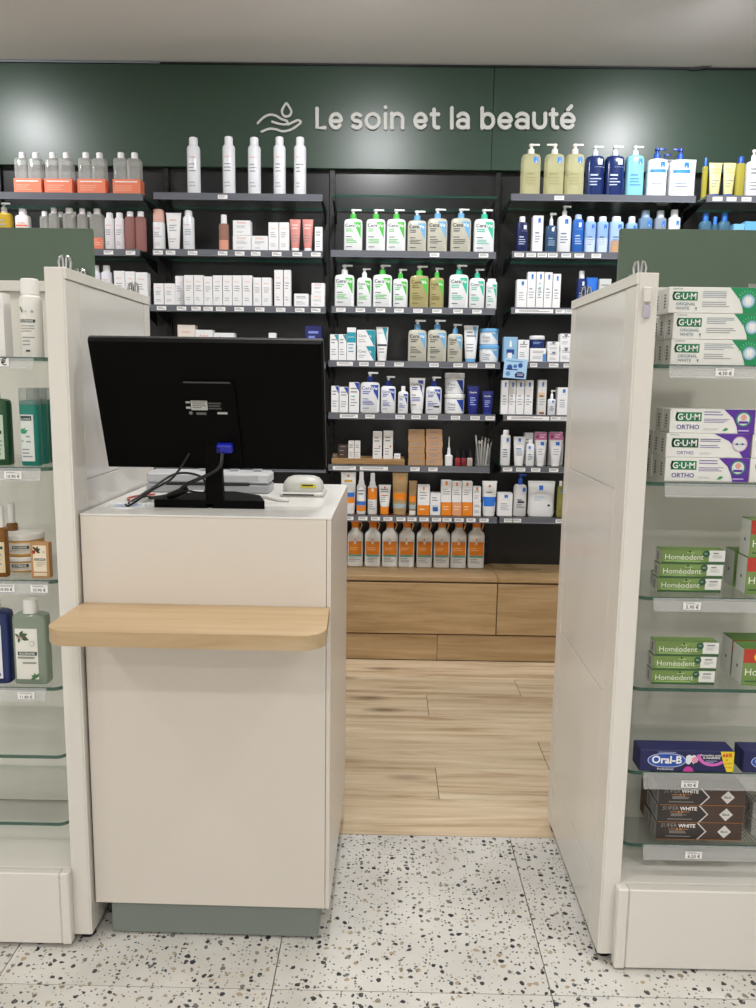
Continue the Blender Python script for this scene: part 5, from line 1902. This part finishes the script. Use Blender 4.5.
def d_homeo_big(p):
    p.rect(-.497, .497, .0, .62, HG, 0)
    p.rect(-.497, .497, .62, .995, mat('#b93a2c', .45), 0)
    p.poly([(-.1, .02), (.2, .56), (.4, .02)], mat('#819d58', .45), .5)
    p.text('OFFRE', -.34, .66, .6, mat('#f0cf2c', .5), 1, 'l', .03)
    p.text('Homéodent', -.46, .28, .8, mat('#eef2e6', .5), 1, 'l', .0, 3)
    p.lines(-.46, .3, .06, .14, 1, HDK, 1, .5)


def d_oral(p):
    p.rect(-.36, -.08, .30, .76, mat('#27479c', .4), 0)
    for i, (k, c) in enumerate((('o', '#b9c3e6'), ('i', '#1f4fae'))):
        g = .205 if k == 'o' else .195
        hgt = .34 if k == 'o' else .30
        p.poly([(-.215 + g * math.copysign(abs(cos(t)) ** .8, cos(t)), .53 + hgt * sin(t)) for t in [2 * pi * q / 28 for q in range(28)]], mat(c, .4), 1 + i)
    p.text('Oral-B', -.375, .40, .32, PAPER, 3, 'l', .03, 3)
    p.text('Professional', -.31, .07, .17, PAPER, 1, 'l', .01, 1)
    p.rect(-.31, -.12, .9, .93, mat('#aab0dc', .5), 1)
    p.poly([(-.02, .45), (-.01, .75), (.02, .82), (.05, .76), (.075, .82), (.1, .72), (.09, .5), (.07, .36), (.05, .5), (.03, .36), (.01, .36)], mat('#e6e6ee', .4), 1)
    p.disc(.085, .58, .035, mat('#e29ab4', .4), 2)
    p.poly([(.02 + .055 * cos(radians(t)), .01 + .25 * sin(radians(t))) for t in range(0, 181, 15)], mat('#c93aa0', .4), 1)
    pk = mat('#d56ac2', .45)
    for i in range(16):
        t0, t1 = radians(185 + i * 10), radians(185 + (i + 1) * 10)
        if i > 12:
            break
        o = lambda t, k: (.27 + .17 * k * cos(t), .88 + .6 * k * sin(t))
        p.poly([o(t0, 1.0), o(t0, .78), o(t1, .78), o(t1, 1.0)], pk, 1)
    p.text('Protection contre', .14, .76, .24, PAPER, 2, 'l', .02, 1)
    p.text('la Sensibilité', .17, .64, .18, PAPER, 2, 'l', .02, 1)
    p.lines(.2, .33, .4, .55, 2, mat('#b9bde0', .5), 2, .35)
    p.poly([(.35, .995), (.497, .995), (.497, .03), (.43, .03), (.39, .4)], mat('#e9d32a', .45), 2)
    p.text('66%', .375, .74, .1, mat('#d2452c', .5), 3, 'l', .04, 2)
    p.text('de', .405, .57, .03, mat('#c9602c', .5), 3, 'l', .02, 1)
    p.text('produit', .395, .40, .085, mat('#c9602c', .5), 3, 'l', .02, 1)
    p.text('en plus', .41, .22, .07, mat('#c9602c', .5), 3, 'l', .02, 1)


def d_super(p):
    p.rect(-.497, .497, .0, .995, mat('#4a3a33', .45), 0)
    for i in range(12):
        x = -.02 + i * .045
        p.poly([(x, .0), (x + .008, 0), (x + .2, .95), (x + .192, .95)], mat('#5d4c44', .45), 1)
        p.poly([(x + .2, .0), (x + .208, 0), (x + .008, .95), (x, .95)], mat('#58473f', .45), 1)
    p.poly([(-.497, .0), (-.02, .0), (.075, .5), (-.02, .995), (-.497, .995)], mat('#35302f', .45), 2)
    p.poly([(-.035, .0), (-.015, .0), (.085, .5), (-.015, .995), (-.035, .995), (.065, .5)], mat('#d9d6d2', .45), 3)
    p.text('SUPER', -.45, .72, .19, mat('#9a9290', .5), 3, 'l', .0, 1)
    p.text('WHITE', -.25, .72, .2, PAPER, 3, 'l', .03, 2)
    p.rect(-.36, -.13, .60, .63, mat('#c98a52', .45), 3)
    p.disc(-.26, .615, .014, mat('#c98a52', .45), 3, 8).disc(-.22, .615, .014, mat('#c98a52', .45), 3, 8)
    p.lines(-.35, -.15, .34, .52, 3, mat('#b9b4b0', .5), 3, .35)
    p.rect(-.39, -.1, .17, .22, mat('#8d8885', .5), 3)
    p.poly([(.21, .5), (.29, .12), (.37, .5), (.29, .88)], mat('#dcdad6', .45), 3)
    p.text('Black', .25, .45, .08, INK, 4, 'l', .01, 2)
    p.rect(-.497, .497, .0, .035, mat('#a9713c', .45), 4)


def nbox(cx, Y, z, W, D, H, draw, body, end, desc, sp, pos, top=None, rz=0., name='toothpaste_carton', endmark='#5b5e62', full=True):
    r = empty(name, (cx, Y + D / 2, z), rz)
    MB().box(-W / 2, W / 2, -D / 2, D / 2, 0, H, mat(body, .42), .0009).build('box', r)
    if draw and full:
        front_print(r, W, H, lambda x, z_: -D / 2, draw)
    e = MB().box(-W / 2 - .0004, -W / 2 - .0001, -D / 2 + .001, D / 2 - .001, .001, H - .001, mat(end, .45))
    if H > .06:
        e.box(-W / 2 - .0007, -W / 2 - .0004, -D * .06, D * .06, H * .4, H * .48, mat(endmark, .5))
    else:
        for q in range(5):
            e.box(-W / 2 - .0007, -W / 2 - .0004, -D * .1, D * .14, H * (.2 + q * .12), H * (.27 + q * .12), mat(endmark, .5))
    e.build('end_flap', r)
    if top:
        t = MB().box(-W / 2 + .001, W / 2 - .001, -D / 2 + .001, D / 2 - .001, H + .0001, H + .0004, mat(top, .42))
        t.build('top_face', r)
    reg(r, sp, desc, 'box', pos)
    return r


def stack(sp, px0, Yf, W, D, H, n, deep, draws, body, end, desc, jit, top=None, noun='stack'):
    """px0: photo x of the left edge of the front column, bottom box"""
    xl = onY(px0[0], px0[1], Yf).x
    lv = {3: ['bottom', 'middle', 'top'], 2: ['lower', 'upper'], 1: ['only']}[n]
    for k in range(deep):
        z = sp.z
        nn = n if k == 0 else n - (1 if (k == deep - 1 and deep > 2) else 0)
        for i in range(n):
            if i >= nn:
                break
            dx = jit[i % len(jit)] if k == 0 else (jit[i % len(jit)] + random.uniform(-.002, .002))
            where = ('front ' if k == 0 else 'second row ' if k == 1 else 'rear ') + noun
            nbox(xl + W / 2 + dx, Yf + k * (D + .0015), z, W, D, H - .0006, draws[i % len(draws)], body, end, desc if isinstance(desc, str) else desc[i], sp, '%s of the %s' % (lv[i], where), top, full=(k == 0))
            z += H


WHT, PWH = '#e9e9e5', '#e6e6e2'
s = Spot(1.722, ZR[0] + .0003, GRo, 'top shelf')
stack(s, (671, 350), 1.722, .1845, .043, .0525, 3, 3, [d_gum_white], WHT, '#d4d4d0', 'green and white toothpaste carton', [0, .001, -.011])
s2 = Spot(1.722, ZR[0] + .0003, GRo, 'top shelf')
stack(s2, (760.5, 350), 1.722, .1845, .043, .0525, 3, 1, [d_gum_white], WHT, '#d4d4d0', 'green and white toothpaste carton at right frame edge', [0, .001, -.008])
s = Spot(1.722, ZR[1] + .0003, GRo, 'second shelf')
stack(s, (665, 470), 1.722, .1765, .043, .0510, 3, 3, [d_gum_ortho(0), d_gum_ortho(1), d_gum_ortho(0)], WHT, '#cfcfca', 'purple and white toothpaste carton', [0, -.001, .0035])
stack(s, (750, 470), 1.722, .1765, .043, .0510, 3, 1, [d_gum_ortho(0), d_gum_ortho(1), d_gum_ortho(0)], WHT, '#cfcfca', 'purple and white toothpaste carton at right frame edge', [0, .001, .003])
s = Spot(1.75, ZR[2] + .0003, GRo, 'third shelf')
stack(s, (657.8, 580), 1.745, .1385, .036, .0315, 3, 1, [d_homeo], '#70924e', '#c4c7c0', 'green toothpaste carton', [0, .0015, .004], '#7f9f5a')
nbox(onY(655, 585, 1.79).x + .07, 1.79, s.z, .1385, .036, .03, None, '#70924e', '#b9bcb6', 'green toothpaste carton', s, 'half hidden behind the front stack', '#7f9f5a')
s = Spot(1.73, ZR[3] + .0003, GRo, 'fourth shelf')
stack(s, (651.5, 675), 1.725, .1385, .036, .0325, 3, 1, [d_homeo], '#70924e', '#c4c7c0', 'green toothpaste carton', [0, .0015, .0045], '#7f9f5a')
s = Spot(1.722, ZR[2] + .0003, GRo, 'third shelf')
stack(s, (746, 580), 1.735, .14, .05, .082, 2, 1, [d_homeo_big], '#70924e', '#dfe0dc', 'large red and green offer carton', [0, .002], '#7f9f5a')
nbox(onY(746, 580, 1.735).x + .07, 1.80, s.z, .14, .05, .082, None, '#70924e', '#c9cac6', 'large offer carton', s, 'behind the red and green pair', '#7f9f5a')
s = Spot(1.722, ZR[3] + .0003, GRo, 'fourth shelf')
nbox(onY(742.5, 670, 1.725).x + .07, 1.725, s.z, .14, .055, .084, d_homeo_big, '#70924e', '#dfe0dc', 'large red and green offer carton', s, 'front one at the right frame edge', '#5f8f3f')
nbox(onY(742.5, 670, 1.725).x + .071, 1.788, s.z, .14, .055, .084, d_homeo_big, '#70924e', '#dfe0dc', 'large red and green offer carton', s, 'rear one behind its twin', '#5f8f3f')
s = Spot(1.703, ZR[4] + .0003, GRo, 'fifth shelf')
nbox(onY(638.5, 770, 1.704).x + .105, 1.704, s.z, .207, .05, .049, d_oral, '#191c52', '#191c52', 'dark blue toothpaste carton with yellow flag', s, None, '#1f2360', endmark='#3a3f86')
nbox(onY(742, 770, 1.704).x + .105, 1.704, s.z, .207, .05, .049, d_oral, '#191c52', '#191c52', 'dark blue toothpaste carton', s, 'at the right frame edge', '#1f2360', endmark='#3a3f86')
s = Spot(1.722, ZR[5] + .0003, GRo, 'lowest shelf')
stack(s, (655.5, 838), 1.722, .1935, .040, .0415, 3, 2, [d_super], '#40342f', '#8d8a86', 'dark brown toothpaste carton', [0, .001, .002])
xk = onY(655.5, 838, 1.722).x
for k in range(2):
    nbox(xk + .1, 1.81, s.z + k * .0415, .1935, .04, .041, None, '#40342f', '#6b4a38', 'dark brown toothpaste carton', s, ('lower', 'upper')[k] + ' of the rear pair', endmark='#2a211d')
for k in range(2):
    nbox(onY(750, 838, 1.735).x + .1, 1.74, s.z + k * .0415, .1935, .04, .041, None, '#9a9c9a', '#a9acaa', 'silver grey toothpaste carton at the right frame edge', s, ('lower', 'upper')[k])

# ---- left gondola
DKG = mat('#1c4030', .45)


def leaf(p, x, z, l, a, c, layer=2, wd=.28):
    k = p.w / p.h
    ca, sa = cos(radians(a)), sin(radians(a))
    pts = []
    for t, q in ((0, 0), (.3, wd * .8), (.6, wd), (1, 0), (.6, -wd), (.3, -wd * .8)):
        u, v = l * t, l * q
        pts.append((x + u * ca - v * sa, z + (u * sa + v * ca) * k))
    p.poly(pts, c, layer)


def klor(p, x, z, w_, layer=2):
    k = p.w / p.h
    p.rect(x, x + w_, z, z + w_ * .2 * k, DKG, layer)
    p.text('KLORANE', x + w_ * .1, z + w_ * .045 * k, w_ * .8, PAPER, layer + 1, 'l', .015)


LG, LG2 = mat('#6f9a5a', .5), mat('#47734a', .5)
s = Spot(1.735, ZL[0] + .0003, GLo, 'top shelf')


def d_dry(p):
    leaf(p, -.24, .78, .2, 115, LG)
    leaf(p, -.2, .74, .16, 95, LG2)
    leaf(p, -.03, .74, .1, 80, GREY)
    p.disc(.24, .76, .06, mat('#a9aba8', .5), 0, 14)
    klor(p, -.34, .58, .68, 0)
    p.lines(-.3, .3, .4, .53, 3, mat('#a2a29c', .5), 0, .35)
    p.lines(-.26, .3, .16, .34, 3, mat('#a2a29c', .5), 0, .35)
    p.rect(-.1, .1, .09, .12, INK, 0)


bottle(s, 19.8, 42, 279, 'white dry shampoo can with small green leaf print', d_dry, '#ecebe6', '#eeeeea', 1., .8, .2, 2., shoulder=.07, name='dry_shampoo_can')
carton(s, -14, 4, 293, 'white carton cut by the left frame edge', d_plain, '#e9e7e4')
s = Spot(1.735, ZL[1] + .0003, GLo, 'second shelf')


def d_teal(p):
    p.rect(-.42, .30, .07, .78, mat('#d9dedb', .5), 0)
    p.rect(-.36, .22, .69, .76, mat('#2b3a3a', .5), 1)
    p.text('KLORANE', -.33, .705, .5, PAPER, 2, 'l', .01, 1)
    for a_, l_ in ((20, .45), (45, .4), (70, .3), (5, .36)):
        leaf(p, -.38, .5, l_, a_, mat('#2f9a6c', .5), 1, .16)
    p.disc(-.3, .38, .07, mat('#9fb5b0', .5), 1, 12)
    p.lines(-.1, .2, .3, .46, 2, GREY, 1, .25)
    p.lines(-.32, .24, .1, .26, 3, GREY, 1, .35)


for k, d_ in enumerate(('front teal bottle with clear cap', 'second teal bottle with clear cap behind the front one', 'third teal bottle with clear cap, rearmost')):
    xa, xb = onY(21, 430, 1.75).x, onY(40.6, 430, 1.75).x
    cx, w_ = (xa + xb) / 2, (xb - xa) * .98
    hb, H_ = onY(31, 400, 1.735).z - s.z, onY(31, 388, 1.735).z - s.z
    a = w_ / 2
    b = a * .8
    r = empty('teal_bottle', (cx, 1.735 + b + k * (2 * b + .003), s.z))
    prof = [(0, a * .95, b * .9, 3), (.003, a, b, 3), (hb * .95, a, b, 3), (hb * .985, a * .92, b * .92, 3), (hb, a * .7, b * .7, 3)]
    MB().loft(prof, mat('#127a6c', .3), 24).build('bottle', r)
    front_print(r, w_, hb, surf_of(prof), d_teal, False)
    MB().loft([(hb * .93, a * 1.01, b * 1.01, 3), (H_, a * 1.0, b * 1.0, 3)], clear('#d9dedc', .16, .08), 24).build('cap', r)
    reg(r, s, d_, 'bottle')
bottle(s, -18, 11.2, 391, 'dark green bottle at the left frame edge', lambda p: (p.rect(-.36, .36, .1, .8, mat('#b9cdb9', .5), 0), klor(p, -.3, .5, .6, 1), p.lines(-.3, .3, .2, .4, 3, GREY, 1, .3), leaf(p, .1, .14, .2, 45, LG, 1)), '#1d4a2c', '#cfd2cc', .6, .34, .1, 4, name='shampoo_bottle')
s = Spot(1.735, ZL[2] + .0003, GLo, 'third shelf')
for x0, x1, yt, dy, d_ in ((-6, 7.6, 505.5, .0, 'amber spray bottle with white head at the left frame edge'), (7.2, 18, 503, .085, 'amber spray bottle with white head behind the jars')):
    bottle(s, x0, x1, yt, d_, lambda p: (p.rect(-.4, .4, .1, .75, mat('#d9cba9', .5), 0), p.rect(-.3, .3, .6, .66, DKG, 1), p.lines(-.3, .3, .2, .5, 3, GREY, 1, .3)), '#8a5a22', '#e4e4e0', .9, .62, .3, 3, dy, .75, name='spray_bottle')
AMB = '#d3a24c'


def d_jar(p):
    p.rect(-.4, .35, .2, .86, mat('#e3ddcf', .5), 0)
    for a_ in (60, 110, 200, 300):
        leaf(p, -.28, .55, .09, a_, mat('#8a3a30' if a_ > 150 else '#47442a', .5), 1)
    klor(p, -.12, .5, .4, 1)
    p.lines(-.2, .3, .26, .44, 2, mat('#b0a58c', .5), 1, .3)


b1 = jar(s, 6.3, 45.4, 553.6, 'amber jar with white lid', d_jar, AMB, '#e9e6e0', .27, dy=.038, pos='lower of two stacked')
jar(s, 6.5, 45.6, 531.5, 'amber jar with white lid', d_jar, AMB, '#e9e6e0', .27, dy=.038, zb=b1['top'], pos='upper of two stacked')


def d_mango(p):
    p.rect(-.36, .36, .18, .93, mat('#e9dcc4', .5), 0)
    for a_, c in ((200, '#b8402e'), (230, '#c9503a'), (120, '#47442a'), (20, '#3a4a2c'), (330, '#47442a'), (60, '#5a5a34')):
        leaf(p, -.2, .78, .28, a_, mat(c, .5), 1, .24)
    p.disc(.22, .74, .08, mat('#cdbfa6', .5), 1, 14)
    klor(p, -.3, .5, .6, 1)
    p.lines(-.2, .3, .3, .46, 3, mat('#a8977a', .5), 1, .3)
    p.rect(-.36, .36, .06, .15, mat('#e3d3b4', .5), 1)


carton(s, 31.3, 49.8, 543, 'tan carton with mango flower print before the jars', d_mango, '#b98a5c', dep=.018)
s = Spot(1.73, ZL[3] + .0003, GLo, 'fourth shelf')
bottle(s, -24, 12.2, 597, 'dark navy bottle with white label at the left frame edge', lambda p: (p.rect(-.4, .32, .08, .86, mat('#dcdfe4', .5), 0), klor(p, -.3, .5, .56, 1), p.rect(.12, .26, .12, .16, mat('#3a4a9a', .5), 1)), '#1a2a5e', '#e9e9e6', .55, .4, .14, 5, name='shampoo_bottle')


def d_sage(p):
    p.rect(-.40, .26, .08, .84, mat('#e3e2da', .5), 0)
    for a_, c, l_ in ((150, '#3f5a3c', .16), (60, '#3f5a3c', .22), (20, '#4a5a40', .26), (-20, '#3f4f38', .3), (200, '#b99a8e', .12), (260, '#4a6a48', .2), (330, '#a98a82', .12), (290, '#c3a59a', .1)):
        leaf(p, -.26, .72, l_, a_, mat(c, .5), 1, .22)
    p.disc(.1, .62, .075, mat('#9a9c94', .5), 1, 14)
    p.disc(.1, .62, .06, mat('#e3e2da', .5), 2, 14)
    klor(p, -.33, .44, .56, 1)
    p.lines(-.34, .2, .36, .42, 1, mat('#8d8f86', .5), 1, .5)
    p.lines(-.2, .2, .29, .34, 1, mat('#8d8f86', .5), 1, .5)
    for a_ in (150, 110, 60, 190):
        leaf(p, .18, .1, .17, a_, mat('#47734a', .5), 1, .22)


bottle(s, 14.6, 49.2, 598.5, 'sage green bottle with white cap and botanical label', d_sage, '#93a190', '#e9e9e4', .5, .42, .16, 6, 0, .8, name='shampoo_bottle', shoulder=.05)

# ------------------------------------------------------------------ labels: what sets each product apart
ORD = ['first', 'second', 'third', 'fourth', 'fifth', 'sixth', 'seventh', 'eighth', 'ninth', 'tenth', 'eleventh', 'twelfth', 'thirteenth', 'fourteenth']
cells = {}
for p in PRODUCTS:
    cells.setdefault((p['bay'], p['shelf'], p['desc'], p['pos']), []).append(p)
for (bay, shelf, d_, pos), lst in cells.items():
    lst.sort(key=lambda q: q['x'])
    n = len(lst)
    for i, p in enumerate(lst):
        t = d_
        if n == 2:
            t = ('left ', 'right ')[i] + d_
        elif n > 2:
            t = (ORD[i] + ' ' + d_ + ' from left')
        if pos:
            t += ', ' + pos
        tail = ', ' + shelf + ', ' + bay
        if len((t + tail).replace(',', ' ').split()) > 16:
            tail = ', ' + bay
        if len((t + tail).replace(',', ' ').split()) > 16:
            tail = ', ' + shelf
        o = p['o']
        tag(o, t + tail, p['cat'], '%ss on the %s, %s' % (p['cat'], shelf, bay))
        for k in ('top', 'dep'):
            if k in o:
                del o[k]
seen = {}
for p in PRODUCTS:
    seen.setdefault(p['o']['label'], []).append(p['o'].name)
for k, v in seen.items():
    if len(v) > 1:
        print('SAME LABEL', k, v)
print('PRODUCTS', len(PRODUCTS))
